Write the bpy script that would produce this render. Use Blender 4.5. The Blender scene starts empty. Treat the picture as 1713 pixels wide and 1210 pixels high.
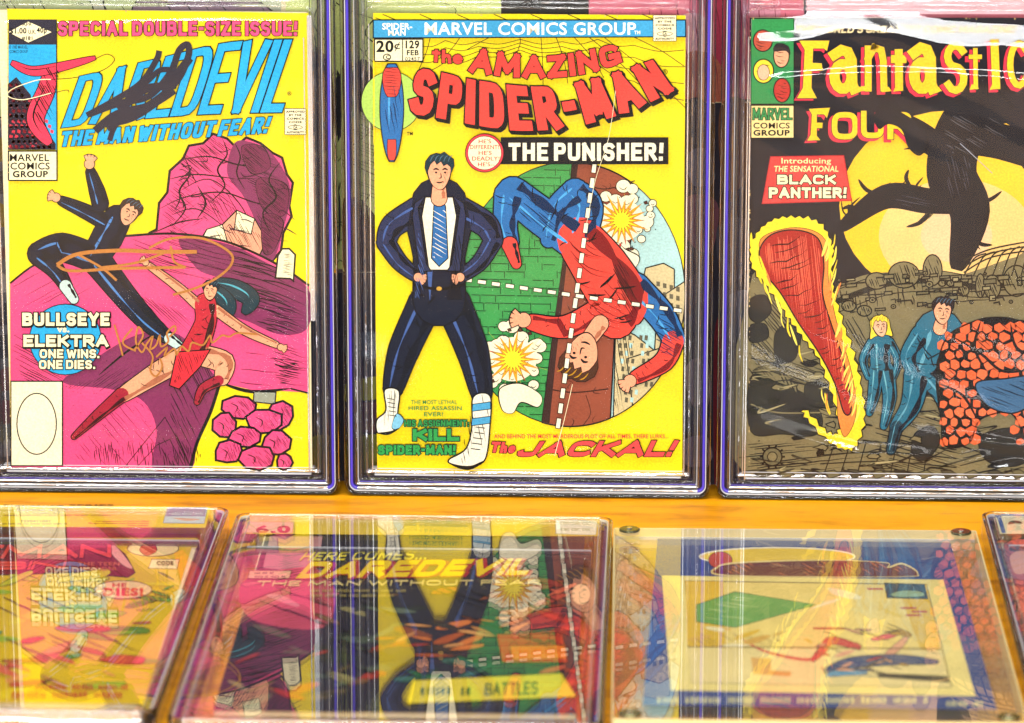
import bpy, math, random
from mathutils import Vector, Matrix
S = bpy.context.scene
COL = S.collection
rnd = random.Random(7)
# ---------------------------------------------------------------- camera
FPX, CX, CY = 7000.0, 856.5, 605.0
PIT, YAW, DIST = math.radians(15), math.radians(2), 2.324
FW = Vector((-math.sin(YAW)*math.cos(PIT), math.cos(YAW)*math.cos(PIT), -math.sin(PIT)))
RT = FW.cross(Vector((0, 0, 1))).normalized()
UP = RT.cross(FW)
CAM = Vector((0, 0, (835-605)/FPX*DIST/math.cos(PIT))) - FW*DIST
cam = bpy.data.cameras.new('camera'); co = bpy.data.objects.new('camera', cam); COL.objects.link(co)
cam.sensor_width = 36; cam.lens = FPX/1713*36; cam.clip_start = 0.05; cam.clip_end = 50
M = Matrix.Identity(4)
for i in range(3):
    M[i][0], M[i][1], M[i][2], M[i][3] = RT[i], UP[i], -FW[i], CAM[i]
co.matrix_world = M
cam.dof.use_dof = True; cam.dof.focus_distance = DIST-0.005; cam.dof.aperture_fstop = 9.0
S.camera = co
# ---------------------------------------------------------------- light (indoor: lamps only)
w = bpy.data.worlds.new('World'); S.world = w; w.use_nodes = True
bg = w.node_tree.nodes['Background']; bg.inputs[0].default_value = (1.0, 0.97, 0.93, 1); bg.inputs[1].default_value = 0.5
_N = w.node_tree.nodes; _L = w.node_tree.links   # noise blotches made up for lively reflections, standing in for a busy hall
_t = _N.new('ShaderNodeTexCoord'); _n = _N.new('ShaderNodeTexNoise'); _n.inputs['Scale'].default_value = 3.2; _n.inputs['Detail'].default_value = 3
_r = _N.new('ShaderNodeValToRGB'); _e = _r.color_ramp.elements
_e[0].position = .40; _e[0].color = (.10, .09, .12, 1); _e[1].position = .66; _e[1].color = (2.2, 2.15, 2.1, 1); _x = _e.new(.54); _x.color = (.7, .68, .70, 1)
_L.new(_t.outputs['Generated'], _n.inputs['Vector']); _L.new(_n.outputs['Fac'], _r.inputs[0]); _L.new(_r.outputs[0], bg.inputs[0])
S.view_settings.view_transform = 'Standard'; S.view_settings.look = 'None'; S.view_settings.exposure = 0.0
S.cycles.max_bounces = 10; S.cycles.transparent_max_bounces = 40; S.cycles.transmission_bounces = 8
S.cycles.glossy_bounces = 6; S.cycles.caustics_refractive = False; S.cycles.caustics_reflective = False
def lamp(name, loc, target, sx, sy, power, col=(1, .97, .92)):
    d = bpy.data.lights.new(name, 'AREA'); d.shape = 'RECTANGLE'; d.size = sx; d.size_y = sy
    d.energy = power; d.color = col
    o = bpy.data.objects.new(name, d); COL.objects.link(o); o.location = loc
    o.rotation_euler = (Vector(target)-Vector(loc)).to_track_quat('-Z', 'Y').to_euler()
    return o
lamp('ceiling_lamp', (-0.4, -1.5, 2.0), (0, 0, 0.08), 1.7, 0.8, 32, (1, .985, .96))
lamp('added_glare_panel', (0.0, -6.0, 0.95), (0, 0, 0.25), 3.6, 0.60, 360, (.98, .99, 1))  # low bright panel added to draw white glare on the sleeves
lamp('added_lower_row_fill', (0.0, -0.45, 1.7), (0, -0.35, 0.0), 1.5, 0.5, 24, (1, .90, .72))  # added fill light that brightens the lower row

# ---------------------------------------------------------------- materials
MATS = {}
def lin(h):
    r = []
    for i in (0, 2, 4):
        c = int(h[i:i+2], 16)/255
        r.append(c/12.92 if c <= .04045 else ((c+.055)/1.055)**2.4)
    return r
def ink(h, rough=.5, grain=1.0):
    k = (h, rough)
    if k in MATS: return MATS[k]
    m = bpy.data.materials.new('ink_'+h); m.use_nodes = True; nt = m.node_tree; N = nt.nodes; L = nt.links
    b = N['Principled BSDF']; b.inputs['Roughness'].default_value = rough
    b.inputs['Specular IOR Level'].default_value = .10
    tc = N.new('ShaderNodeTexCoord'); n1 = N.new('ShaderNodeTexNoise'); n1.inputs['Scale'].default_value = 900; n1.inputs['Detail'].default_value = 2
    n2 = N.new('ShaderNodeTexNoise'); n2.inputs['Scale'].default_value = 28; n2.inputs['Detail'].default_value = 5
    mr = N.new('ShaderNodeMapRange'); mr.inputs[1].default_value = .3; mr.inputs[2].default_value = .7
    mr.inputs[3].default_value = 1-.17*grain; mr.inputs[4].default_value = 1+.08*grain
    mr2 = N.new('ShaderNodeMapRange'); mr2.inputs[1].default_value = .3; mr2.inputs[2].default_value = .75
    mr2.inputs[3].default_value = 1.06; mr2.inputs[4].default_value = .86
    mu = N.new('ShaderNodeMath'); mu.operation = 'MULTIPLY'
    sc = N.new('ShaderNodeVectorMath'); sc.operation = 'SCALE'
    c = lin(h); c = [max(x, .006) for x in c]; sc.inputs[0].default_value = c
    L.new(tc.outputs['Object'], n1.inputs['Vector']); L.new(tc.outputs['Object'], n2.inputs['Vector'])
    L.new(n1.outputs['Fac'], mr.inputs[0]); L.new(n2.outputs['Fac'], mr2.inputs[0])
    L.new(mr.outputs[0], mu.inputs[0]); L.new(mr2.outputs[0], mu.inputs[1]); L.new(mu.outputs[0], sc.inputs['Scale'])
    L.new(sc.outputs[0], b.inputs['Base Color'])
    MATS[k] = m
    return m
def clear(name, f0=.05, rough=.02, tint=(1, 1, 1), haze=0.0, bump=0.0, bscale=60, stretch=(1, 1, 1), gain=1.0, scratch=False):
    if name in MATS: return MATS[name]
    m = bpy.data.materials.new(name); m.use_nodes = True; nt = m.node_tree; N = nt.nodes; L = nt.links
    N.remove(N['Principled BSDF']); out = N['Material Output']
    tr = N.new('ShaderNodeBsdfTransparent'); tr.inputs[0].default_value = (*tint, 1)
    gl = N.new('ShaderNodeBsdfGlossy'); gl.inputs['Roughness'].default_value = rough; gl.inputs[0].default_value = (1, 1, 1, 1)
    lw = N.new('ShaderNodeLayerWeight'); lw.inputs[0].default_value = .5
    p = N.new('ShaderNodeMath'); p.operation = 'POWER'; p.inputs[1].default_value = 5
    ma = N.new('ShaderNodeMath'); ma.operation = 'MULTIPLY_ADD'; ma.inputs[1].default_value = (1-f0)*gain; ma.inputs[2].default_value = f0; ma.use_clamp = True
    mx = N.new('ShaderNodeMixShader')
    L.new(lw.outputs['Facing'], p.inputs[0]); L.new(p.outputs[0], ma.inputs[0]); L.new(ma.outputs[0], mx.inputs[0])
    base = tr.outputs[0]
    if haze > 0:
        df = N.new('ShaderNodeBsdfDiffuse'); df.inputs[0].default_value = (.75, .75, .78, 1)
        m2 = N.new('ShaderNodeMixShader'); m2.inputs[0].default_value = haze
        if scratch:
            tc = N.new('ShaderNodeTexCoord'); mp = N.new('ShaderNodeMapping'); mp.inputs['Scale'].default_value = (6, 1.2, 1); mp.inputs['Rotation'].default_value = (0, 0, .5)
            nz = N.new('ShaderNodeTexNoise'); nz.inputs['Scale'].default_value = 6; nz.inputs['Detail'].default_value = 6
            mr = N.new('ShaderNodeMapRange'); mr.inputs[1].default_value = .45; mr.inputs[2].default_value = .75; mr.inputs[3].default_value = 0; mr.inputs[4].default_value = haze
            L.new(tc.outputs['Object'], mp.inputs[0]); L.new(mp.outputs[0], nz.inputs['Vector']); L.new(nz.outputs['Fac'], mr.inputs[0]); L.new(mr.outputs[0], m2.inputs[0])
        L.new(tr.outputs[0], m2.inputs[1]); L.new(df.outputs[0], m2.inputs[2]); base = m2.outputs[0]
    L.new(base, mx.inputs[1]); L.new(gl.outputs[0], mx.inputs[2]); L.new(mx.outputs[0], out.inputs[0])
    if bump > 0:
        tc = N.new('ShaderNodeTexCoord'); mp = N.new('ShaderNodeMapping'); mp.inputs['Scale'].default_value = stretch
        nz = N.new('ShaderNodeTexNoise'); nz.inputs['Scale'].default_value = bscale; nz.inputs['Detail'].default_value = 2
        bp = N.new('ShaderNodeBump'); bp.inputs['Strength'].default_value = 1; bp.inputs['Distance'].default_value = bump
        L.new(tc.outputs['Object'], mp.inputs[0]); L.new(mp.outputs[0], nz.inputs['Vector']); L.new(nz.outputs['Fac'], bp.inputs['Height'])
        L.new(bp.outputs[0], gl.inputs['Normal'])
    MATS[name] = m
    return m
def plastic(name, col, rough=.15, alpha=1.0, spec=.5, metal=0.0):
    if name in MATS: return MATS[name]
    m = bpy.data.materials.new(name); m.use_nodes = True; nt = m.node_tree; N = nt.nodes; L = nt.links; b = N['Principled BSDF']
    nz = N.new('ShaderNodeTexNoise'); nz.inputs['Scale'].default_value = 140; tc = N.new('ShaderNodeTexCoord')
    mr = N.new('ShaderNodeMapRange'); mr.inputs[3].default_value = rough*.7; mr.inputs[4].default_value = rough*1.4
    L.new(tc.outputs['Object'], nz.inputs['Vector']); L.new(nz.outputs['Fac'], mr.inputs[0]); L.new(mr.outputs[0], b.inputs['Roughness'])
    b.inputs['Base Color'].default_value = (*col, 1); b.inputs['Alpha'].default_value = alpha
    b.inputs['Specular IOR Level'].default_value = spec; b.inputs['Metallic'].default_value = metal
    MATS[name] = m
    return m
def glass(name, col=(1, 1, 1), ior=1.45, rough=.0):
    if name in MATS: return MATS[name]
    m = bpy.data.materials.new(name); m.use_nodes = True; nt = m.node_tree; N = nt.nodes; L = nt.links; b = N['Principled BSDF']
    b.inputs['Transmission Weight'].default_value = 1; b.inputs['IOR'].default_value = ior; b.inputs['Base Color'].default_value = (*col, 1)
    b.inputs['Roughness'].default_value = rough
    tc = N.new('ShaderNodeTexCoord'); nz = N.new('ShaderNodeTexNoise'); nz.inputs['Scale'].default_value = 45
    bp = N.new('ShaderNodeBump'); bp.inputs['Distance'].default_value = .0006; bp.inputs['Strength'].default_value = .5
    L.new(tc.outputs['Object'], nz.inputs['Vector']); L.new(nz.outputs['Fac'], bp.inputs['Height']); L.new(bp.outputs[0], b.inputs['Normal'])
    MATS[name] = m
    return m
CLEAR_FRONT = clear('clear_front_panel', f0=.004, rough=.015, bump=.0002, bscale=9)
CLEAR_LID = clear('clear_flat_lid', f0=.04, rough=.006, bump=.00006, bscale=12, gain=1.15)
CLEAR_RIB = clear('clear_rib', f0=.14, rough=.07, bump=.002, bscale=40, gain=2.0)
CLEAR_THIN = clear('clear_thin_rib', f0=.03, rough=.03, bump=.0003, bscale=30, gain=.8)
CLEAR_DIM = clear('clear_smoky_rib', f0=.07, rough=.1, tint=(.42, .42, .50), haze=.05)
FILM = clear('sleeve_film', f0=.017, rough=.045, bump=.0008, bscale=14, haze=.008, scratch=True, gain=1.2)
GLASS = glass('moulded_clear_plastic', (.97, .97, 1))
VIOLET = plastic('violet_edge_plastic', (.09, .06, .62), .18, .85)
DARKRIB = plastic('painted_rim_dark', (.035, .03, .055), .15, .75)  # dark reflections of the clear rim put into the rib colour
WHITERIB = plastic('painted_glint_white', (.82, .83, .88), .10, .75)  # highlights along the clear rim put into a white rib colour
VIOLET2 = plastic('thin_violet_edge', (.16, .12, .60), .12, .6)
VIOLET3 = plastic('dull_violet_edge', (.05, .03, .22), .15, .6)
FROST = clear('frosted_band', f0=.05, rough=.22, tint=(.78, .78, .86), haze=.05, bump=.002, bscale=60, stretch=(8, 1, 1))
SILVER = clear('silvery_band', f0=.45, rough=.14, tint=(.9, .88, .84), haze=.10, bump=.0012, bscale=50, stretch=(1, 14, 1))
PAPER = ink('efe3b8', .7)
# wood
def wood():
    m = bpy.data.materials.new('orange_varnished_wood'); m.use_nodes = True; nt = m.node_tree; N = nt.nodes; L = nt.links; b = N['Principled BSDF']
    tc = N.new('ShaderNodeTexCoord'); mp = N.new('ShaderNodeMapping'); mp.inputs['Scale'].default_value = (3, 14, 1)
    n = N.new('ShaderNodeTexNoise'); n.inputs['Scale'].default_value = 3.5; n.inputs['Detail'].default_value = 8; n.inputs['Roughness'].default_value = .6; n.inputs['Distortion'].default_value = .8
    n3 = N.new('ShaderNodeTexNoise'); n3.inputs['Scale'].default_value = 9; n3.inputs['Detail'].default_value = 4
    cr = N.new('ShaderNodeValToRGB'); e = cr.color_ramp.elements
    e[0].position = .30; e[0].color = (.50, .17, .003, 1); e[1].position = .72; e[1].color = (.95, .44, .008, 1)
    x = e.new(.5); x.color = (.90, .385, .004, 1)
    mix = N.new('ShaderNodeMix'); mix.data_type = 'RGBA'; mix.blend_type = 'MULTIPLY'; mix.inputs['Factor'].default_value = .35
    L.new(tc.outputs['Object'], mp.inputs[0]); L.new(mp.outputs[0], n.inputs['Vector']); L.new(n.outputs['Fac'], cr.inputs[0])
    L.new(tc.outputs['Object'], n3.inputs['Vector']); L.new(cr.outputs[0], mix.inputs['A']); L.new(n3.outputs['Color'], mix.inputs['B'])
    sc_ = N.new('ShaderNodeTexNoise'); sc_.inputs['Scale'].default_value = 70; sc_.inputs['Detail'].default_value = 6
    ms_ = N.new('ShaderNodeMapping'); ms_.inputs['Scale'].default_value = (.5, 2.5, 1); mr_ = N.new('ShaderNodeMapRange'); mr_.inputs[1].default_value = .56; mr_.inputs[2].default_value = .72; mr_.inputs[3].default_value = 0; mr_.inputs[4].default_value = .4
    m3 = N.new('ShaderNodeMix'); m3.data_type = 'RGBA'; m3.inputs['B'].default_value = (.45, .16, .01, 1)
    L.new(tc.outputs['Object'], ms_.inputs[0]); L.new(ms_.outputs[0], sc_.inputs['Vector']); L.new(sc_.outputs['Fac'], mr_.inputs[0]); L.new(mr_.outputs[0], m3.inputs['Factor']); L.new(cr.outputs[0], m3.inputs['A'])
    L.new(m3.outputs['Result'], b.inputs['Base Color'])
    b.inputs['Roughness'].default_value = .45; b.inputs['Specular IOR Level'].default_value = .22
    bp = N.new('ShaderNodeBump'); bp.inputs['Distance'].default_value = .0001; L.new(n.outputs['Fac'], bp.inputs['Height']); L.new(bp.outputs[0], b.inputs['Normal'])
    return m
# ---------------------------------------------------------------- basics
def ray(x, y): return FW + RT*((x-CX)/FPX) - UP*((y-CY)/FPX)
def hitY(x, y, Y):
    d = ray(x, y); return CAM + d*((Y-CAM.y)/d.y)
def hitZ(x, y, Z):
    d = ray(x, y); return CAM + d*((Z-CAM.z)/d.z)
def mesh_obj(name, verts, faces, mats, parent=None, midx=None, smooth=False):
    me = bpy.data.meshes.new(name); me.from_pydata(verts, [], faces); me.validate(clean_customdata=False)
    for m in mats: me.materials.append(m)
    if midx and len(me.polygons) == len(midx): me.polygons.foreach_set('material_index', midx)
    if smooth: me.polygons.foreach_set('use_smooth', [True]*len(me.polygons))
    me.update()
    o = bpy.data.objects.new(name, me); COL.objects.link(o)
    if parent: o.parent = parent
    return o
def thing(name, label, cat, mat4, group=None):
    o = bpy.data.objects.new(name, None); COL.objects.link(o); o.empty_display_size = .02
    o.matrix_world = mat4; o['label'] = label; o['category'] = cat
    if group: o['group'] = group
    return o
def tag(o, label, cat, group=None):
    o['label'] = label; o['category'] = cat
    if group: o['group'] = group
    return o
def frame(O, U, V):
    U = Vector(U).normalized(); V = Vector(V); V = (V-U*V.dot(U)).normalized(); N = U.cross(V); m = Matrix.Identity(4)
    for i in range(3): m[i][0], m[i][1], m[i][2], m[i][3] = U[i], V[i], N[i], O[i]
    return m
def box(name, c0, c1, mat, parent=None, bevel=0.0):
    x0, y0, z0 = c0; x1, y1, z1 = c1; b = bevel
    if b <= 0:
        v = [(x, y, z) for z in (z0, z1) for y in (y0, y1) for x in (x0, x1)]
        f = [(0, 2, 3, 1), (4, 5, 7, 6), (0, 1, 5, 4), (2, 6, 7, 3), (0, 4, 6, 2), (1, 3, 7, 5)]
        return mesh_obj(name, v, f, [mat], parent)
    import bmesh
    bm = bmesh.new(); bmesh.ops.create_cube(bm, size=1)
    for v in bm.verts: v.co = Vector(((x0+x1)/2+v.co.x*(x1-x0), (y0+y1)/2+v.co.y*(y1-y0), (z0+z1)/2+v.co.z*(z1-z0)))
    bmesh.ops.bevel(bm, geom=bm.edges[:], offset=b, segments=2, affect='EDGES')
    me = bpy.data.meshes.new(name); bm.to_mesh(me); bm.free(); me.materials.append(mat)
    o = bpy.data.objects.new(name, me); COL.objects.link(o); o.parent = parent
    return o
def cm(pts, closed=True, k=6):
    n = len(pts); out = []
    rng = range(n) if closed else range(n-1)
    for i in rng:
        if closed: p = [pts[(i+j) % n] for j in (-1, 0, 1, 2)]
        else: p = [pts[max(0, min(n-1, i+j))] for j in (-1, 0, 1, 2)]
        for s in range(k):
            t = s/k; t2 = t*t; t3 = t2*t
            out.append(tuple(.5*((2*p[1][a])+(-p[0][a]+p[2][a])*t+(2*p[0][a]-5*p[1][a]+4*p[2][a]-p[3][a])*t2+(-p[0][a]+3*p[1][a]-3*p[2][a]+p[3][a])*t3) for a in (0, 1)))
    if not closed: out.append(tuple(pts[-1]))
    return out
def strip(pts, w, closed=False, cap=0.0, taper=None):
    """quad strip along pts; w = full width; returns list of quads (4 pts each)"""
    P = [Vector(p) for p in pts]; Q = [P[0]]
    for p in P[1:]:
        if (p-Q[-1]).length > 1e-6: Q.append(p)
    P = Q; n = len(P)
    if n < 2: return []
    if cap and not closed:
        P[0] = P[0]+(P[0]-P[1]).normalized()*cap; P[-1] = P[-1]+(P[-1]-P[-2]).normalized()*cap
    Ls, Rs = [], []
    for i in range(n):
        a = P[i-1] if (i > 0 or closed) else None; b = P[(i+1) % n] if (i < n-1 or closed) else None
        d1 = (P[i]-a).normalized() if a is not None and (P[i]-a).length > 1e-9 else None
        d2 = (b-P[i]).normalized() if b is not None and (b-P[i]).length > 1e-9 else None
        if d1 is None: d1 = d2
        if d2 is None: d2 = d1
        t = d1+d2
        t = t.normalized() if t.length > 1e-6 else d1
        nn = Vector((-t.y, t.x)); c = max(.5, nn.dot(Vector((-d1.y, d1.x))))
        ww = w/2/c
        if taper: ww *= taper(i/(n-1))
        Ls.append(P[i]+nn*ww); Rs.append(P[i]-nn*ww)
    q = []
    for i in range(n if closed else n-1):
        j = (i+1) % n; q.append([tuple(Ls[i]), tuple(Ls[j]), tuple(Rs[j]), tuple(Rs[i])])
    return q
# ---------------------------------------------------------------- stroke alphabet (x 0..w, y 0 bottom..1 top)
def arc(cx, cy, rx, ry, a0, a1, n=9, p=1.0):
    r = []
    for i in range(n):
        a = math.radians(a0+(a1-a0)*i/(n-1)); c, s = math.cos(a), math.sin(a)
        r.append((cx+rx*math.copysign(abs(c)**p, c), cy+ry*math.copysign(abs(s)**p, s)))
    return r
SQ = .62
GL = {
 'A': (.78, [[(0, 0), (.39, 1)], [(.39, 1), (.78, 0)], [(.17, .32), (.61, .32)]]),
 'B': (.68, [[(0, 0), (0, 1)], [(0, 1), (.40, 1)]+arc(.40, .76, .24, .24, 90, -90, 7, SQ)+[(0, .52)], [(0, .52), (.42, .52)]+arc(.42, .26, .26, .26, 90, -90, 7, SQ)+[(0, 0)]]),
 'C': (.70, [arc(.36, .5, .36, .5, 40, 320, 15, SQ)]),
 'D': (.70, [[(0, 0), (0, 1)], [(0, 1), (.32, 1)]+arc(.32, .5, .38, .5, 90, -90, 11, SQ)+[(0, 0)]]),
 'E': (.58, [[(0, 0), (0, 1)], [(0, 1), (.58, 1)], [(0, .5), (.50, .5)], [(0, 0), (.58, 0)]]),
 'F': (.58, [[(0, 0), (0, 1)], [(0, 1), (.58, 1)], [(0, .5), (.48, .5)]]),
 'G': (.72, [arc(.36, .5, .36, .5, 40, 350, 16, SQ), [(.72, .44), (.42, .44)], [(.72, .44), (.72, .08)]]),
 'H': (.68, [[(0, 0), (0, 1)], [(.68, 0), (.68, 1)], [(0, .5), (.68, .5)]]),
 'I': (.0, [[(0, 0), (0, 1)]]),
 'J': (.55, [[(.55, 1), (.55, .3)]+arc(.275, .28, .275, .28, 0, -170, 9, SQ)]),
 'K': (.68, [[(0, 0), (0, 1)], [(.05, .42), (.66, 1)], [(.22, .56), (.68, 0)]]),
 'L': (.54, [[(0, 0), (0, 1)], [(0, 0), (.54, 0)]]),
 'M': (.92, [[(0, 0), (.05, 1)], [(.05, 1), (.46, .2)], [(.46, .2), (.87, 1)], [(.87, 1), (.92, 0)]]),
 'N': (.70, [[(0, 0), (0, 1)], [(0, 1), (.70, 0)], [(.70, 0), (.70, 1)]]),
 'O': (.74, [arc(.37, .5, .37, .5, 0, 360, 21, SQ)]),
 'P': (.64, [[(0, 0), (0, 1)], [(0, 1), (.38, 1)]+arc(.38, .73, .26, .27, 90, -90, 9, SQ)+[(0, .46)]]),
 'R': (.68, [[(0, 0), (0, 1)], [(0, 1), (.38, 1)]+arc(.38, .75, .26, .25, 90, -90, 9, SQ)+[(0, .50)], [(.30, .5), (.68, 0)]]),
 'S': (.62, [arc(.31, .755, .31, .245, 25, 250, 9, .8)+arc(.31, .245, .31, .265, 75, -160, 9, .8)]),
 'T': (.66, [[(.33, 0), (.33, 1)], [(0, 1), (.66, 1)]]),
 'U': (.68, [[(0, 1), (0, .34)]+arc(.34, .32, .34, .32, 180, 360, 11, SQ)+[(.68, 1)]]),
 'V': (.74, [[(0, 1), (.37, 0)], [(.37, 0), (.74, 1)]]),
 'W': (1.0, [[(0, 1), (.24, 0)], [(.24, 0), (.5, .85)], [(.5, .85), (.76, 0)], [(.76, 0), (1, 1)]]),
 'X': (.7, [[(0, 0), (.7, 1)], [(0, 1), (.7, 0)]]),
 'Y': (.7, [[(0, 1), (.35, .45)], [(.35, .45), (.7, 1)], [(.35, .45), (.35, 0)]]),
 'Z': (.62, [[(0, 1), (.62, 1)], [(.62, 1), (0, 0)], [(0, 0), (.62, 0)]]),
 '!': (.06, [[(.06, 1), (.03, .54)], [(.0, .02), (0, .0)]]),
 '.': (.0, [[(0, .02), (0, 0)]]),
 ':': (.0, [[(0, .02), (0, 0)], [(0, .55), (0, .52)]]),
 '-': (.16, [[(0, .5), (.16, .5)]]),
 "'": (.0, [[(0, 1), (0, .85)]]),
 ' ': (.30, []),
 'a': (.60, [arc(.27, .27, .27, .27, 0, 360, 15), [(.0, .74), (.22, .84), (.42, .80), (.54, .62), (.56, .1), (.62, 0)]]),
 'n': (.50, [[(.04, 0), (.04, .72)], [(.04, .55), (.22, .74), (.42, .70), (.48, .5), (.50, 0)]]),
 't': (.36, [[(.2, 0), (.18, .95)], [(0, .78), (.36, .78)]]),
 's': (.46, [arc(.23, .58, .22, .18, 30, 240, 8)+arc(.23, .2, .23, .2, 70, -150, 8)]),
 'i': (.08, [[(.06, 0), (.02, .76)]]),
 'c': (.48, [arc(.26, .37, .26, .38, 45, 320, 13)]),
 'h': (.5, [[(.06, 0), (.02, 1)], [(.04, .40), (.22, .6), (.4, .56), (.46, .36), (.5, 0)]]),
 'e': (.48, [[(.04, .34), (.44, .38)], arc(.24, .32, .24, .32, 10, 320, 13)]),
}
def envelope(top, bot, k=8):
    def res(c):
        if len(c) == 2: pts = c
        else: pts = cm(c, False, k)
        Ls = [0]
        for a, b in zip(pts, pts[1:]): Ls.append(Ls[-1]+math.dist(a, b))
        return pts, Ls
    T, B = res(top), res(bot)
    def at(c, s):
        pts, Ls = c; d = s*Ls[-1]
        for i in range(len(pts)-1):
            if d <= Ls[i+1] or i == len(pts)-2:
                t = (d-Ls[i])/max(1e-9, Ls[i+1]-Ls[i])
                return (pts[i][0]+(pts[i+1][0]-pts[i][0])*t, pts[i][1]+(pts[i+1][1]-pts[i][1])*t)
    W = (T[1][-1]+B[1][-1])/2; H = sum(math.dist(at(T, s), at(B, s)) for s in (0, .5, 1))/3
    def f(x, y):   # x 0..W, y 0..H up
        a, b = at(T, x/W), at(B, x/W); t = y/H
        return (b[0]+(a[0]-b[0])*t, b[1]+(a[1]-b[1])*t)
    return W, H, f
TXT = {}
def bfont(s, bold):
    k = (s, bold)
    if k not in TXT:
        c = bpy.data.curves.new('t', 'FONT'); c.body = s; c.resolution_u = 3; c.offset = bold; c.space_character = 1+bold*3; c.space_line = .85; c.align_x = 'CENTER'
        o = bpy.data.objects.new('t', c); COL.objects.link(o)
        me = bpy.data.meshes.new_from_object(o.evaluated_get(bpy.context.evaluated_depsgraph_get()))
        bpy.data.objects.remove(o)
        TXT[k] = ([(v.co.x, v.co.y) for v in me.vertices], [tuple(p.vertices) for p in me.polygons])
        bpy.data.meshes.remove(me)
    return TXT[k]
DZ = 3e-6
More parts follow.
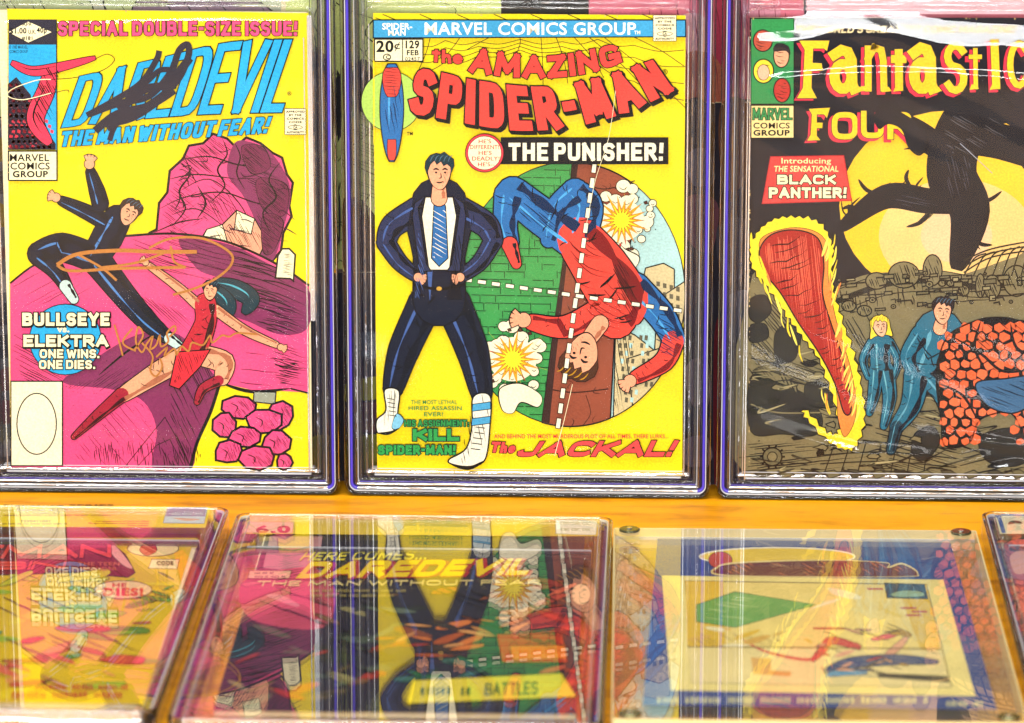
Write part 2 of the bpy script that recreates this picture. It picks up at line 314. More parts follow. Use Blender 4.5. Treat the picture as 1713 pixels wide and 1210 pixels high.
class Sheet:
    """printing on a flat sheet: coordinates are those of the photograph, cast onto the sheet's plane"""
    def __init__(s, root, kind, val, z0=0.0):
        s.root = root; s.kind = kind; s.val = val; s.inv = root.matrix_world.inverted(); s.n = 0; s.z0 = z0; s.g = {}; s.order = []
        s.cur = None
    def P(s, p):
        h = hitY(p[0], p[1], s.val) if s.kind == 'Y' else hitZ(p[0], p[1], s.val)
        q = s.inv @ h; return (q.x, q.y)
    def part(s, name): s.cur = name; s.g.setdefault(name, {'v': [], 'f': [], 'm': [], 'mats': []}); return s
    def put(s, polys, col, n=None, raw=False):
        if not polys: return
        if n is None: s.n += 1; n = s.n
        G = s.g[s.cur]; m = ink(col)
        if m not in G['mats']: G['mats'].append(m)
        mi = G['mats'].index(m); z = s.z0+n*DZ
        for p in polys:
            i0 = len(G['v']); uv = [s.P(a) for a in p]
            ar = sum(uv[i][0]*uv[(i+1) % len(uv)][1]-uv[(i+1) % len(uv)][0]*uv[i][1] for i in range(len(uv)))
            if ar < 0: uv.reverse()
            G['v'] += [(a, b, z) for a, b in uv]; G['f'].append(tuple(range(i0, i0+len(p)))); G['m'].append(mi)
    def rect(s, x0, y0, x1, y1, col, inkw=0, ic='0e0d12'):
        s.poly([(x0, y0), (x1, y0), (x1, y1), (x0, y1)], col, inkw, ic)
    def poly(s, pts, col, inkw=0, ic='0e0d12'):
        s.put([pts], col)
        if inkw: s.put(strip(pts, inkw*1.25, True), ic)
    def blob(s, pts, col, inkw=0, ic='0e0d12', k=6):
        q = cm(pts, True, k); s.put([q], col)
        if inkw:
            n = len(q); ph = rnd.random()*6
            s.put(strip(q, inkw*1.3, True, taper=lambda t: .8+.35*math.sin(t*14+ph)), ic)
    def line(s, pts, wd, col='0e0d12', smooth=True, taper=False):
        q = cm(pts, False, 6) if smooth and len(pts) > 2 else pts
        s.put(strip(q, wd, False, taper=(lambda t: max(.12, math.sin(math.pi*min(1, max(0, t)))**.6)) if taper else None), col)
    def swoosh(s, pts, wd, col, inkw=2.0, shape=(.25, 1.0, .3), hl=None, ic='0e0d12', n=8):
        q = cm(pts, False, n); a, b, d = shape
        def tp(t): return (a+(b-a)*math.sin(math.pi*t/2/.5)**.8) if t < .5 else (d+(b-d)*math.sin(math.pi*(1-t)/2/.5)**.8)
        L = strip(q, wd, False, taper=tp)
        if inkw: 
            k = inkw*2.4; s.put(strip(q, 1.0, False, cap=inkw, taper=lambda t: wd*tp(t)+k), ic)
        s.put(L, col)
        if hl:
            off = [(x-wd*.12, y-wd*.16) for x, y in q]; m = len(off); s.put(strip(off[m//8:m*3//4], wd*.10, False, taper=lambda t: math.sin(math.pi*min(.99, max(.02, t)))), hl)
    def figure(s, limbs, inkw=1.8, ic='0e0d12', shade='14161f', hl=None, fold=True):
        """joined body: every limb is a smooth tapering run; limbs = [(points, widths, colour)]"""
        R = []
        for pts, ws, col in limbs:
            n = 6; q = cm(pts, False, n); W = []
            for i in range(len(q)):
                t = i/(len(q)-1)*(len(ws)-1); a = int(min(len(ws)-2, t)); W.append(ws[a]+(ws[a+1]-ws[a])*(t-a))
            R.append((q, W, col))
        def run(q, W, e, col, off=0.0, k=1.0, capped=True):
            m = len(q)-1; A = [Vector(p) for p in q]; B = []
            for i in range(len(A)):
                d = (A[min(m, i+1)]-A[max(0, i-1)]).normalized(); nn = Vector((-d.y, d.x)); 
                if nn.x < 0 or (abs(nn.x) < .3 and nn.y < 0): nn = -nn
                B.append(tuple(A[i]+nn*W[i]*off))
            g = lambda t: (W[int(round(t*m))]*k+e*2)
            s.put(strip(B, 1.0, False, taper=g), col)
            if capped:
                for i in (0, m): s.ell(B[i][0], B[i][1], (W[i]*k/2+e), (W[i]*k/2+e), col, n=14)
        for q, W, col in R: run(q, W, inkw, ic)
        for q, W, col in R:
            run(q, W, 0, col)
        for q, W, col in R:
            m = len(q)-1
            if W[0] > 8:
                A = [Vector(p) for p in q]; B = []
                for i in range(len(A)):
                    d = (A[min(m, i+1)]-A[max(0, i-1)]).normalized(); nn = Vector((-d.y, d.x))
                    if nn.x < 0: nn = -nn
                    B.append((A[i]+nn*W[i]*.30, A[i]-nn*W[i]*.18, A[i]+nn*W[i]*.1))
                s.put(strip([tuple(b[0]) for b in B], 1.0, False, taper=lambda t: max(.6, W[int(round(t*m))]*.30*(.35+.65*abs(math.sin(t*7+.8))))), shade if not col.startswith(('e', 'f')) else ('7a1a1c' if col[2:4] < '80' else 'b06a4c'))
                if hl and not col.startswith(('e', 'f')): s.put(strip([tuple(b[1]) for b in B], 1.0, False, taper=lambda t: max(.5, W[int(round(t*m))]*.10*abs(math.sin(t*6+.4)))), hl)
                if fold:
                    for _ in range(int(m/2)+2):
                        i = rnd.randrange(1, m); d = (A[min(m, i+1)]-A[i-1]).normalized(); nn = Vector((-d.y, d.x)); a = A[i]+nn*W[i]*rnd.uniform(-.45, .3); b = a+nn*W[i]*rnd.uniform(.15, .4)+d*W[i]*rnd.uniform(-.25, .25)
                        s.line([tuple(a), tuple((a+b)/2+d*1.5), tuple(b)], max(1.0, W[i]*.035), ic, taper=True)
    def head(s, x, y, r, ang=0, skin='eba77f', hair='2a2020', ic='0e0d12', look=1, long=0):
        a = math.radians(ang); ca, sa = math.cos(a), math.sin(a)
        T = lambda u, v: (x+(u*ca-v*sa)*r, y+(u*sa+v*ca)*r)
        B = lambda P, col, w=0: s.blob([T(*p) for p in P], col, w, ic, 5)
        if long: B([(-1, -.9), (0, -1.35), (1, -.9), (1.15, .2), (1.25, long), (.5, long*.8), (-.6, long*.8), (-1.3, long), (-1.1, .1)], hair, 1.2)
        B([(-.72, -.6), (0, -1.1), (.72, -.6), (.76, .1), (.5, .8), (.1, 1.12), (-.4, .85), (-.74, .15)], skin, 1.5)
        hp = [(-.80, .05), (-.98, -.35), (-.92, -.8), (-.6, -1.2), (-.2, -1.34), (.1, -1.28), (.35, -1.42), (.6, -1.2), (.95, -.95), (1.0, -.5), (.82, 0), (.74, -.42), (.52, -.62), (.30, -.50), (.12, -.80), (-.16, -.58), (-.30, -.86), (-.56, -.60), (-.70, -.30)]
        s.poly([T(u*rnd.uniform(.97, 1.05), v) for u, v in hp], hair, .8, ic)
        for k in range(5): u = -.6+k*.3; s.line([T(u, -.75), T(u+.12, -1.05), T(u+.3, -1.2)], r*.06, '4a6a80' if hair < '4' else 'b8861c', taper=True)
        for u in (-.3+.1*look, .3+.1*look):
            s.line([T(u-.2, -.22), T(u, -.3), T(u+.2, -.2)], r*.12, ic, taper=True); s.ell(*T(u, -.05), r*.08, r*.07, ic, n=8)
        s.line([T(.1*look, -.05), T(.14*look, .28), T(-.02, .34)], r*.08, ic, taper=True); s.line([T(-.2, .6), T(.05, .63), T(.28, .56)], r*.10, ic, taper=True)
        s.hatch([T(.3, -.1), T(.72, -.1), T(.5, .8), (T(.2, .9))], 70, r*.14+.6, .8, '6a3424', (.3, .8), .2, smooth=False)
    def hand(s, x, y, r, ang, col, ic='0e0d12'):
        a = math.radians(ang)
        s.ell(x, y, r, r, col, 1.3, ic, n=14)
        for k in (-.6, -.2, .2, .6): s.line([(x, y), (x+r*1.9*math.cos(a+k), y+r*1.9*math.sin(a+k))], r*.62+1.6, ic, False)
        for k in (-.6, -.2, .2, .6): s.line([(x, y), (x+r*1.75*math.cos(a+k), y+r*1.75*math.sin(a+k))], r*.5, col, False)
        s.ell(x, y, r*.85, r*.85, col, n=12)
    def patches(s, pts, cols, num, size, ic=None):
        """many small overlapping brushy patches inside a region"""
        q = cm(pts); xs = [p[0] for p in q]; ys = [p[1] for p in q]
        def inside(x, y):
            r = False
            for i in range(len(q)):
                A, B = q[i], q[i-1]
                if (A[1] > y) != (B[1] > y) and x < A[0]+(B[0]-A[0])*(y-A[1])/(B[1]-A[1]): r = not r
            return r
        k = 0
        while k < num:
            x, y = rnd.uniform(min(xs), max(xs)), rnd.uniform(min(ys), max(ys)); k += 1
            if not inside(x, y): continue
            a = rnd.uniform(-.7, .7); L = size*rnd.uniform(.4, 1.3); h = L*rnd.uniform(.15, .35); P = []
            for t in range(7): th = t*.8976; rr = rnd.uniform(.7, 1.25); u, v = L*math.cos(th)*rr, h*math.sin(th)*rr; P.append((x+u*math.cos(a)-v*math.sin(a)*.5, y+(u*math.sin(a)+v*math.cos(a))*.6))
            s.blob(P, rnd.choice(cols), .9 if ic and rnd.random() < .6 else 0, ic or '0e0d12', 3)
    def ell(s, cx, cy, rx, ry, col, inkw=0, ic='0e0d12', n=36):
        p = [(cx+rx*math.cos(2*math.pi*i/n), cy+ry*math.sin(2*math.pi*i/n)) for i in range(n)]
        s.put([p], col)
        if inkw: s.put(strip(p, inkw, True), ic)
    def hatch(s, pts, ang, sp, wd, col='0e0d12', ln=(.5, 1.0), skip=.1, bend=0.0, smooth=True):
        q = cm(pts) if smooth else pts; sp *= .80; wd *= 1.08
        a = math.radians(ang); c, sn = math.cos(a), math.sin(a)
        R = [(x*c+y*sn, -x*sn+y*c) for x, y in q]; y = min(p[1] for p in R)+sp*rnd.random(); y1 = max(p[1] for p in R); out = []
        while y < y1:
            xs = []
            for i in range(len(R)):
                A, B = R[i], R[(i+1) % len(R)]
                if (A[1] <= y) != (B[1] <= y): xs.append(A[0]+(B[0]-A[0])*(y-A[1])/(B[1]-A[1]))
            xs.sort()
            for i in range(0, len(xs)-1, 2):
                L0 = xs[i+1]-xs[i]
                if L0 < 2 or rnd.random() < skip: continue
                f = rnd.uniform(*ln); o = (1-f)*L0*rnd.random()*.3 if rnd.random() < .5 else (1-f)*L0*(1-.3*rnd.random())
                x0 = xs[i]+o; x1 = x0+f*L0; m = max(3, int((x1-x0)/14)+2); P = []
                for j in range(m):
                    t = j/(m-1); X = x0+(x1-x0)*t; Y = y+bend*math.sin(math.pi*t)*(x1-x0)*.1+rnd.uniform(-.15, .15)*sp
                    P.append((X*c-Y*sn, X*sn+Y*c))
                out += strip(P, wd*rnd.uniform(.6, 1.2), taper=lambda t: max(.15, 1-abs(2*t-.7)**1.5*.8) if t < .99 else .15)
            y += sp*rnd.uniform(.7, 1.3)
        if out: s.put(out, col)
    def letters(s, txt, top, bot, fill, t=.2, out=0, oc='0e0d12', sh=None, shc=None, gap=.10, steps=5, shout=0, glyphw=1.0):
        """block lettering between two curves"""
        W, H, f = envelope(top, bot); tt = t
        adv = [(GL[c][0]*glyphw + (tt+gap if c != ' ' else 0)) for c in txt]
        tot = sum(adv)-gap; th = tt*H
        # widths: glyph skeletons are scaled so the whole string fills W
        fixed = sum((tt+gap) for c in txt if c != ' ')*H-gap*H; var = sum(GL[c][0]*glyphw for c in txt)*H
        k = (W-fixed)/max(1e-6, var)
        if k < .45: k2 = W/(fixed+var); k = k2; gp, th = gap*H*k2, th*k2
        else: gp = gap*H
        X = 0; strokes = []
        for c in txt:
            gw, pl = GL[c]; ww = gw*glyphw*H*k
            for j, p in enumerate(pl):
                # split at hard corners
                seg = [p[0]]; parts = []
                P = [(X+th/2+a[0]*glyphw*H*k, th/2+a[1]*(H-th)) for a in p]
                cur = [P[0]]
                for i in range(1, len(P)):
                    cur.append(P[i])
                    if i < len(P)-1:
                        d1 = (Vector(P[i])-Vector(P[i-1])); d2 = (Vector(P[i+1])-Vector(P[i]))
                        if d1.length > 1e-6 and d2.length > 1e-6 and d1.angle(d2) > math.radians(62): parts.append(cur); cur = [P[i]]
                parts.append(cur)
                for q in parts: strokes.append((j, q))
            X += ww + ((th+gp) if c != ' ' else 0)
        def lay(extra, dx, dy, col, mul=1.0):
            n0 = s.n; mx = 0
            for j, q in strokes:
                closed = len(q) > 4 and math.dist(q[0], q[-1]) < 1e-3
                Q = q[:-1] if closed else q
                qs = strip(Q, th+2*extra, closed, cap=th*.5*.98+extra)
                polys = []
                for a in qs:
                    r = []
                    for i in range(4):
                        A, B = a[i], a[(i+1) % 4]
                        for m in range(2): r.append(f(A[0]+(B[0]-A[0])*m/2, A[1]+(B[1]-A[1])*m/2))
                    polys.append([(x+dx, y+dy) for x, y in r])
                s.put(polys, col, n=n0+1+j); mx = max(mx, j)
            s.n = n0+mx+1
        if sh:
            for i in range(steps, 0, -1):
                lay(out if not shout else shout, sh[0]*i/steps, sh[1]*i/steps, shc or oc)
        if out: lay(out, 0, 0, oc)
        lay(0, 0, 0, fill)
    def text(s, txt, top, bot, fill, bold=.0, out=0, oc='0e0d12', shear=0.0):
        W, H, f = envelope(top, bot)
        V0, F0 = bfont(txt, bold); xs = [v[0] for v in V0]; ys = [v[1] for v in V0]
        x0, x1, y0, y1 = min(xs), max(xs), min(ys), max(ys)
        def lay(V, F, col):
            s.n += 1; G = s.g[s.cur]; m = ink(col)
            if m not in G['mats']: G['mats'].append(m)
            mi = G['mats'].index(m); i0 = len(G['v']); z = s.z0+s.n*DZ
            for x, y in V:
                yy = (y-y0)/(y1-y0)*H; X, Y = f(min(W*1.05, max(-W*.05, (x-x0)/(x1-x0)*W)), yy); u, v = s.P((X+shear*yy, Y)); G['v'].append((u, v, z))
            for q in F:
                a = [G['v'][i0+i] for i in q]; ar = sum(a[i][0]*a[(i+1) % len(a)][1]-a[(i+1) % len(a)][0]*a[i][1] for i in range(len(a)))
                G['f'].append(tuple(i0+i for i in (q if ar > 0 else reversed(q)))); G['m'].append(mi)
        if out: V1, F1 = bfont(txt, bold+out); lay(V1, F1, oc)
        lay(V0, F0, fill)
    def t4(s, txt, x0, y0, x1, y1, fill, bold=.0, shear=0.0):
        s.text(txt, [(x0, y0), (x1, y0)], [(x0, y1), (x1, y1)], fill, bold, shear=shear)
    def marks(s, x0, y0, x1, y1, col):
        """a line of print too blurred to read: short upright strokes in word-like runs"""
        x = x0; h = y1-y0; out = []
        while x < x1:
            for _ in range(rnd.randint(3, 9)):
                w_ = rnd.uniform(.35, .6)*h; 
                if x+w_ > x1: break
                t = (x-x0)/(x1-x0); out.append([(x, y0+h*rnd.uniform(0, .25)), (x+w_*.7, y0+h*rnd.uniform(0, .25)), (x+w_*.6, y1), (x-w_*.1, y1-h*rnd.uniform(0, .2))]); x += w_*1.25
            x += h*.8
        s.put(out, col)
    def l4(s, txt, x0, y0, x1, y1, fill, **k):
        s.letters(txt, [(x0, y0), (x1, y0)], [(x0, y1), (x1, y1)], fill, **k)
    def done(s):
        if getattr(s, 'wear', None): s.part('edge_wear'); s.put(s.wear, 'd9b878'); s.g['edge_wear']['stuff'] = 1
        for name, G in s.g.items():
            if G['f']:
                o = mesh_obj(name, G['v'], G['f'], G['mats'], s.root, G['m'])
                if G.get('stuff'): o['kind'] = 'stuff'
# ---------------------------------------------------------------- plastic cases
def rrect(x0, y0, x1, y1, r, k=5):
    P = []
    for cx, cy, a in ((x1-r, y0+r, -90), (x1-r, y1-r, 0), (x0+r, y1-r, 90), (x0+r, y0+r, 180)):
        for i in range(k+1):
            t = math.radians(a+90*i/k); P.append((cx+r*math.cos(t), cy+r*math.sin(t)))
    return P
def ring(name, parent, W, H, inset, wd, n0, n1, mat, r=.006, prof='round', rect=None, math_=None):
    """closed bar swept round a rounded rectangle (x -W/2..W/2, y 0..H); math_ = material of its level runs"""
    if prof == 'round': pf = [(0, n0)]+[(wd/2-wd/2*math.cos(math.pi*i/6), n1-wd*.4+wd*.4*math.sin(math.pi*i/6)) for i in range(7)]+[(wd, n0)]
    else: b = min(.0005, wd*.25); pf = [(0, n0), (0, n1-b), (b, n1), (wd-b, n1), (wd, n1-b), (wd, n0)]
    x0, y0, x1, y1 = rect or (-W/2, 0, W/2, H)
    V, F, I = [], [], []; K_ = len(pf)
    for a, n in pf:
        i = inset+a; rr = max(.0006, r-i)
        for p in rrect(x0+i, y0+i, x1-i, y1-i, rr): V.append((p[0], p[1], n))
    m = len(V)//K_
    for j in range(K_):
        jj = (j+1) % K_
        for i in range(m):
            ii = (i+1) % m; F.append((j*m+i, j*m+ii, jj*m+ii, jj*m+i)); I.append(1 if i in (m//4*2-1, m-1) else 0)
    return mesh_obj(name, V, F, [mat, math_ or mat], parent, I, smooth=(prof == 'round'))
def case(root, W, H, T, lid, low=False):
    """slabbed-book case: outer rail of several moulded ribs, clear front panel, inner well lip"""
    V1 = VIOLET if T < .0132 else VIOLET3
    G = [('outer_rail', .0003, .0024, T, GLASS, GLASS, 'round'), ('painted_glint_line', .0028, .0005, T*.93, WHITERIB, WHITERIB, 'flat'),
         ('violet_edge', .0034, .0016, T*.85, V1, SILVER, 'round'), ('painted_dark_line', .0052, .0010, T*.70, DARKRIB, DARKRIB, 'flat'),
         ('clear_rib', .0063, .0013, T*.95, CLEAR_RIB, SILVER, 'round'), ('painted_glint_line', .0077, .0004, T*.8, WHITERIB, VIOLET2, 'flat'),
         ('moulded_rib', .0084, .0016, T*.72, CLEAR_DIM, GLASS, 'round'), ('painted_dark_line', .0102, .0004, T*.6, DARKRIB, DARKRIB, 'flat'),
         ('frosted_band', .0112, .0024, T*.5, FROST, SILVER, 'round'), ('painted_glint_line', .0144, .0003, T*.55, CLEAR_DIM, WHITERIB, 'flat')]
    for nm, i0, wd, n1, ms, mh, pr in G:
        if low:
            mh = CLEAR_RIB if nm == 'outer_rail' else CLEAR_THIN
            if nm in ('frosted_band', 'moulded_rib'): ms = CLEAR_THIN
            if nm == 'painted_glint_line' and i0 > .014: continue
        ring(nm, root, W, H, i0, wd, .002, n1, ms, .0075, pr, math_=mh)
    b = box('front_panel', (-W/2+.0032, .0032, T-.0022), (W/2-.0032, H-.0032, T-.0006), lid, root)
    return b
# =============================================================== SETTING
tb = box('table', (-1.2, -1.2, -.03), (1.4, .5, 0), wood()); tb['kind'] = 'structure'
wl = box('back_wall', (-1.6, .5, -.4), (1.8, .52, 1.4), ink('3a3842')); wl['kind'] = 'structure'
YC = .007
K = '0e0d12'
def bezel(s, pts): pass
# =============================================================== UPPER ROW: cases
SLEEVE_GLARE = clear('painted_sleeve_glare', f0=.4, rough=.18, tint=(.9, .95, 1), haze=.35)  # whitish strips paint the glare along the edge of the sleeve
def upper_case(cx, label, film, edges=()):
    root = thing('graded_case', label, 'display case', frame((cx, .013, 0), (1, 0, 0), (0, 0, 1)), 'clear cases standing in the upper row')
    W, H, T = .2055, .330, .013
    case(root, W, H, T, CLEAR_FRONT)
    # inner well lip (rounded window round the comic) and label divider
    ring('inner_well', root, W, H, 0, .0009, .003, .0085, CLEAR_RIB, .006, 'flat', rect=(-.0905, .0075, .0905, .2775))
    for z, hh, m in ((.2795, .0012, CLEAR_RIB), (.2822, .0022, CLEAR_RIB), (.2862, .001, WHITERIB)):
        box('divider_bar', (-W/2+.015, z, .002), (W/2-.015, z+hh, .0098), m, root, .0004)
    box('bottom_ledge', (-.086, .0106, .002), (.086, .0113, .0072), WHITERIB, root, .0002)
    # sleeve film
    nx, ny = 44, 150; V, F = [], []
    for j in range(ny+1):
        for i in range(nx+1):
            u = -.0895+.179*i/nx; v = .0095+.2665*j/ny; V.append((u, v, .0068+film(u, v)))
    for j in range(ny):
        for i in range(nx): a = j*(nx+1)+i; F.append((a, a+1, a+nx+2, a+nx+1))
    mesh_obj('inner_sleeve', V, F, [FILM], root, smooth=True)
    for sx, z0_, z1_, wd_ in edges: box('painted_sleeve_glare', (sx, z0_, .0070), (sx+wd_, z1_, .0082), SLEEVE_GLARE, root, .0003)
    # back panel of the case
    box('back_panel', (-W/2+.0032, .0032, .0006), (W/2-.0032, H-.0032, .0016), CLEAR_FRONT, root)
    return root
def sm(a, b, x):
    t = max(0, min(1, (x-a)/(b-a))); return t*t*(3-2*t)
def lineslope(v, v0, v1, s):   # height that falls with slope s between v0 (low) and v1 (high)
    return s*(v1-max(v0, min(v1, v)))
def film1(u, v):
    h = lineslope(v, .2665+.0012*math.sin(u*30), .2705+.0012*math.sin(u*30), .150)
    return h*sm(.0895, .080, abs(u))*sm(.0, .04, v) + .0006*sm(-.074, -.0885, u)+.0012*sm(.076, .086, u)*(1-sm(.086, .0895, u))
def film2(u, v):
    return .0006*math.exp(-((u+.03)/.03)**2-((v-.235)/.03)**2)+.0003*math.sin(v*60+u*20)+.0006*math.exp(-((v-.02)/.006)**2)*math.exp(-((u-.02)/.05)**2)
def film3(u, v):
    b = .2575+.006*math.cos(u*26+.7)-.0015*math.sin(u*70)
    h = lineslope(v, b, b+.0150, .152+.012*math.sin(u*90+v*200))
    c = .2385+.004*math.cos((u+.005)*22)
    h += .0011*math.exp(-((v-c)/.0024)**2)*(1 if v < c else 1)*sm(-.088, -.06, u)
    for (a, d, s, wd) in ((.026, .0, -.10, .004), (.020, .03, .35, .0032), (.030, -.035, -.30, .003), (.017, .055, .2, .004), (.034, .05, -.15, .0025)):
        q = v-a-s*(u-d); h += .0010*math.exp(-(q/wd)**2)*math.exp(-((u-d)/.022)**2)
    h += .0008*math.exp(-((u+.062)/.012)**2)*math.exp(-((v-.16)/.07)**2)
    return h*sm(.0895, .084, abs(u))
upper_case(-.1990, 'upright clear case at the left round the yellow comic with pink hill', film1, ((.0868, .10, .272, .0026), (.0846, .012, .26, .0006), (-.0856, .012, .26, .0007)))
upper_case(.0085, 'upright clear case in the middle round the comic with green bricks', film2, ((.0872, .012, .268, .0006), (-.0872, .012, .268, .0006)))
upper_case(.2165, 'upright clear case at the right, sleeve glaring white over a black comic', film3, ((-.0868, .01, .272, .0008), (-.0880, .012, .262, .0005)))

def comic(name_label, kind, val, quad, group, thick=.003, base='f7dc16'):
    """a comic book thing: empty at its lower left, with pages and cover"""
    H = (lambda p: hitY(p[0], p[1], val)) if kind == 'Y' else (lambda p: hitZ(p[0], p[1], val))
    bl, br, tl = H(quad[3]), H(quad[2]), H(quad[0])
    m = frame((bl+br)/2, br-bl, tl-bl)
    root = thing('comic_book', name_label, 'comic book', m, group)
    bpy.context.view_layer.update()
    s = Sheet(root, kind, val, 0.0)
    P = [s.P(p) for p in quad]
    g = .0006
    x0 = min(P[0][0], P[3][0])+g; x1 = max(P[1][0], P[2][0])-g; y0 = min(P[2][1], P[3][1])+g; y1 = max(P[0][1], P[1][1])-g
    pages = mesh_obj('pages', [(x0, y0, -thick), (x1, y0, -thick), (x1, y1, -thick), (x0, y1, -thick), (x0, y0, -.0002), (x1, y0, -.0002), (x1, y1, -.0002), (x0, y1, -.0002)],
                     [(0, 3, 2, 1), (4, 5, 6, 7), (0, 1, 5, 4), (1, 2, 6, 5), (2, 3, 7, 6), (3, 0, 4, 7)], [PAPER], root)
    s.part('cover')
    # cover with slightly worn outline
    e = []
    for a, b in zip(quad, quad[1:]+quad[:1]):
        for i in range(14):
            t = i/14; e.append((a[0]+(b[0]-a[0])*t+rnd.uniform(-.35, .35), a[1]+(b[1]-a[1])*t+rnd.uniform(-.35, .35)))
    s.put([e], base)
    if kind == 'Y' and val < .01:      # worn specks of bare paper along the edges
        fl = []
        for a, b, nn in ((quad[0], quad[3], 46), (quad[2], quad[3], 14), (quad[0], quad[1], 12)):
            for i in range(nn):
                t = rnd.random(); x = a[0]+(b[0]-a[0])*t; y = a[1]+(b[1]-a[1])*t; r = rnd.uniform(.4, 1.5)
                fl.append([(x+r*rnd.uniform(.4, 1)*math.cos(k*1.257)+(1 if nn == 46 else 0), y+r*rnd.uniform(.6, 2)*math.sin(k*1.257)) for k in range(5)])
        s.wear = fl
    return s
GU = 'comic books in the upper row'
# =============================================================== COMIC 1 (left, yellow and pink)
c = comic('yellow comic book with a pink hill, slanted blue title and black marker scribble', 'Y', YC,
          [(12, 15), (516, 22), (518, 790), (18, 784)], GU)
PK, PL, CR, NV, BL, RD = 'ee4f84', '82305a', 'f6eec0', '1a1e2e', '2ba6dd', 'dd2f45'
c.part('artwork')
# two lobed pink boulder
bould = [(232, 420), (250, 390), (262, 384), (266, 340), (280, 322), (284, 286), (306, 266), (316, 244), (340, 240), (356, 224), (380, 232), (394, 246), (412, 230), (436, 240), (456, 256), (472, 264), (480, 292), (490, 306), (484, 344), (488, 362), (474, 390), (470, 420), (456, 436), (448, 470), (380, 480), (280, 470)]
c.poly(bould, PK, 3.4)
c.blob([(392, 240), (420, 238), (452, 254), (478, 292), (486, 330), (474, 384), (460, 430), (440, 440), (430, 380), (408, 330), (380, 290)], PL)
c.line([(392, 238), (402, 262), (396, 290), (410, 318)], 2.6, K, taper=True); c.line([(300, 320), (350, 300), (400, 340), (430, 400)], 2.2, K, taper=True); c.line([(286, 360), (330, 350), (380, 384)], 2.2, K, taper=True)
c.hatch([(400, 256), (452, 256), (482, 310), (478, 350), (430, 330)], 24, 3.2, 1.3, K, (.4, .9))
c.hatch([(300, 270), (350, 236), (392, 250), (360, 300)], 40, 3.6, 1.2, K, (.4, .9))
c.hatch([(330, 320), (400, 330), (450, 380), (440, 430), (390, 400)], 60, 4, 1.2, K, (.3, .8))
c.hatch([(290, 330), (330, 310), (350, 380), (300, 400)], -30, 6, 1.0, '5a1436', (.3, .7), .3)
c.poly([(318, 430), (346, 384), (372, 376), (396, 352), (426, 366), (446, 402), (430, 436)], 'f1a583', 1.8); c.poly([(346, 384), (372, 376), (380, 402), (350, 420), (326, 424)], CR, 1.4); c.poly([(396, 352), (426, 366), (420, 392), (392, 384)], CR, 1.4)
c.hatch([(340, 400), (396, 366), (440, 396), (436, 424), (350, 430)], 62, 3.6, 1.2, '4a2420', (.3, .8), smooth=False)
for q in ([(266, 350), (310, 330), (372, 322), (430, 340), (482, 344)], [(256, 390), (300, 372), (340, 366)], [(300, 268), (350, 262), (400, 276), (470, 280)], [(282, 300), (330, 292), (396, 300)]): c.line(q, 2.6, K, taper=True)
c.hatch([(250, 400), (300, 380), (330, 420), (260, 440)], 30, 3.6, 1.2, '3a1028', (.3, .8))
for a in ((300, 300, 322, 278), (292, 352, 300, 320), (310, 430, 345, 418), (455, 300, 470, 340), (300, 330, 306, 350)): c.line([(a[0], a[1]), ((a[0]+a[2])/2+4, (a[1]+a[3])/2), (a[2], a[3])], 2.4, K, taper=True)
for q in ([(300, 262), (322, 248), (356, 230), (372, 260), (350, 300), (312, 310)], [(272, 350), (296, 300), (320, 318), (330, 360), (290, 392)], [(330, 330), (372, 290), (404, 320), (396, 352), (350, 372)]):
    c.hatch(q, rnd.uniform(20, 70), 3.4, 1.3, '4a1030', (.3, .8), .1)
for q in ([(404, 246), (440, 246), (452, 280), (420, 290)], [(430, 300), (480, 310), (476, 360), (440, 350)], [(440, 360), (474, 370), (458, 420), (440, 420)]): c.blob(q, '6e2448', 1.2); c.hatch(q, 40, 3, 1.3, K, (.3, .8))
for q in ([(372, 232), (380, 258), (364, 284), (376, 312), (350, 340)], [(306, 258), (318, 290), (300, 320), (310, 350), (286, 380)], [(330, 310), (344, 340), (330, 366)], [(470, 270), (450, 300), (462, 330), (440, 356), (452, 390)]): c.line(q, 3.2, K, taper=True)
for i in range(44):
    x, y = rnd.uniform(250, 470), rnd.uniform(245, 450); c.line([(x, y), (x+rnd.uniform(4, 16), y+rnd.uniform(-6, 8)), (x+rnd.uniform(14, 34), y+rnd.uniform(-6, 14))], rnd.uniform(1, 2.4), '3a1028', taper=True) if ((x-380)/105)**2+((y-345)/105)**2 < 1 else None
# ground hill
hill = [(17, 474), (60, 442), (130, 415), (205, 396), (280, 391), (360, 400), (430, 425), (480, 452), (517, 478), (517, 657), (470, 654), (420, 652), (368, 640), (352, 690), (330, 740), (318, 786), (18, 783)]
c.put([hill], PK); c.line([(17, 474), (60, 442), (130, 412)], 3.4, K); c.line([(208, 395), (290, 391), (370, 402), (430, 425), (480, 452), (517, 478)], 4.0, K)
c.blob([(300, 398), (380, 408), (440, 436), (515, 482), (515, 548), (470, 560), (420, 540), (380, 520), (370, 470), (330, 450)], PL)
c.hatch([(215, 400), (330, 396), (440, 436), (515, 486), (512, 540), (440, 520), (350, 470), (240, 440)], 12, 3.6, 1.3, '3a1028', (.3, .85), bend=.6)
c.hatch([(380, 410), (515, 480), (515, 560), (430, 540)], 20, 4.5, 1.9, K, (.3, .8), bend=-.5)
c.hatch([(20, 560), (110, 600), (140, 640), (40, 640)], 28, 5, 1.4, K, (.5, .9))
c.hatch([(210, 490), (300, 520), (330, 560), (240, 530)], 42, 5, 1.2, K, (.6, 1))
c.blob([(106, 640), (150, 606), (230, 560), (300, 560), (352, 620), (368, 640), (352, 690), (330, 740), (318, 786), (256, 786), (262, 720), (240, 672), (190, 652)], PL)
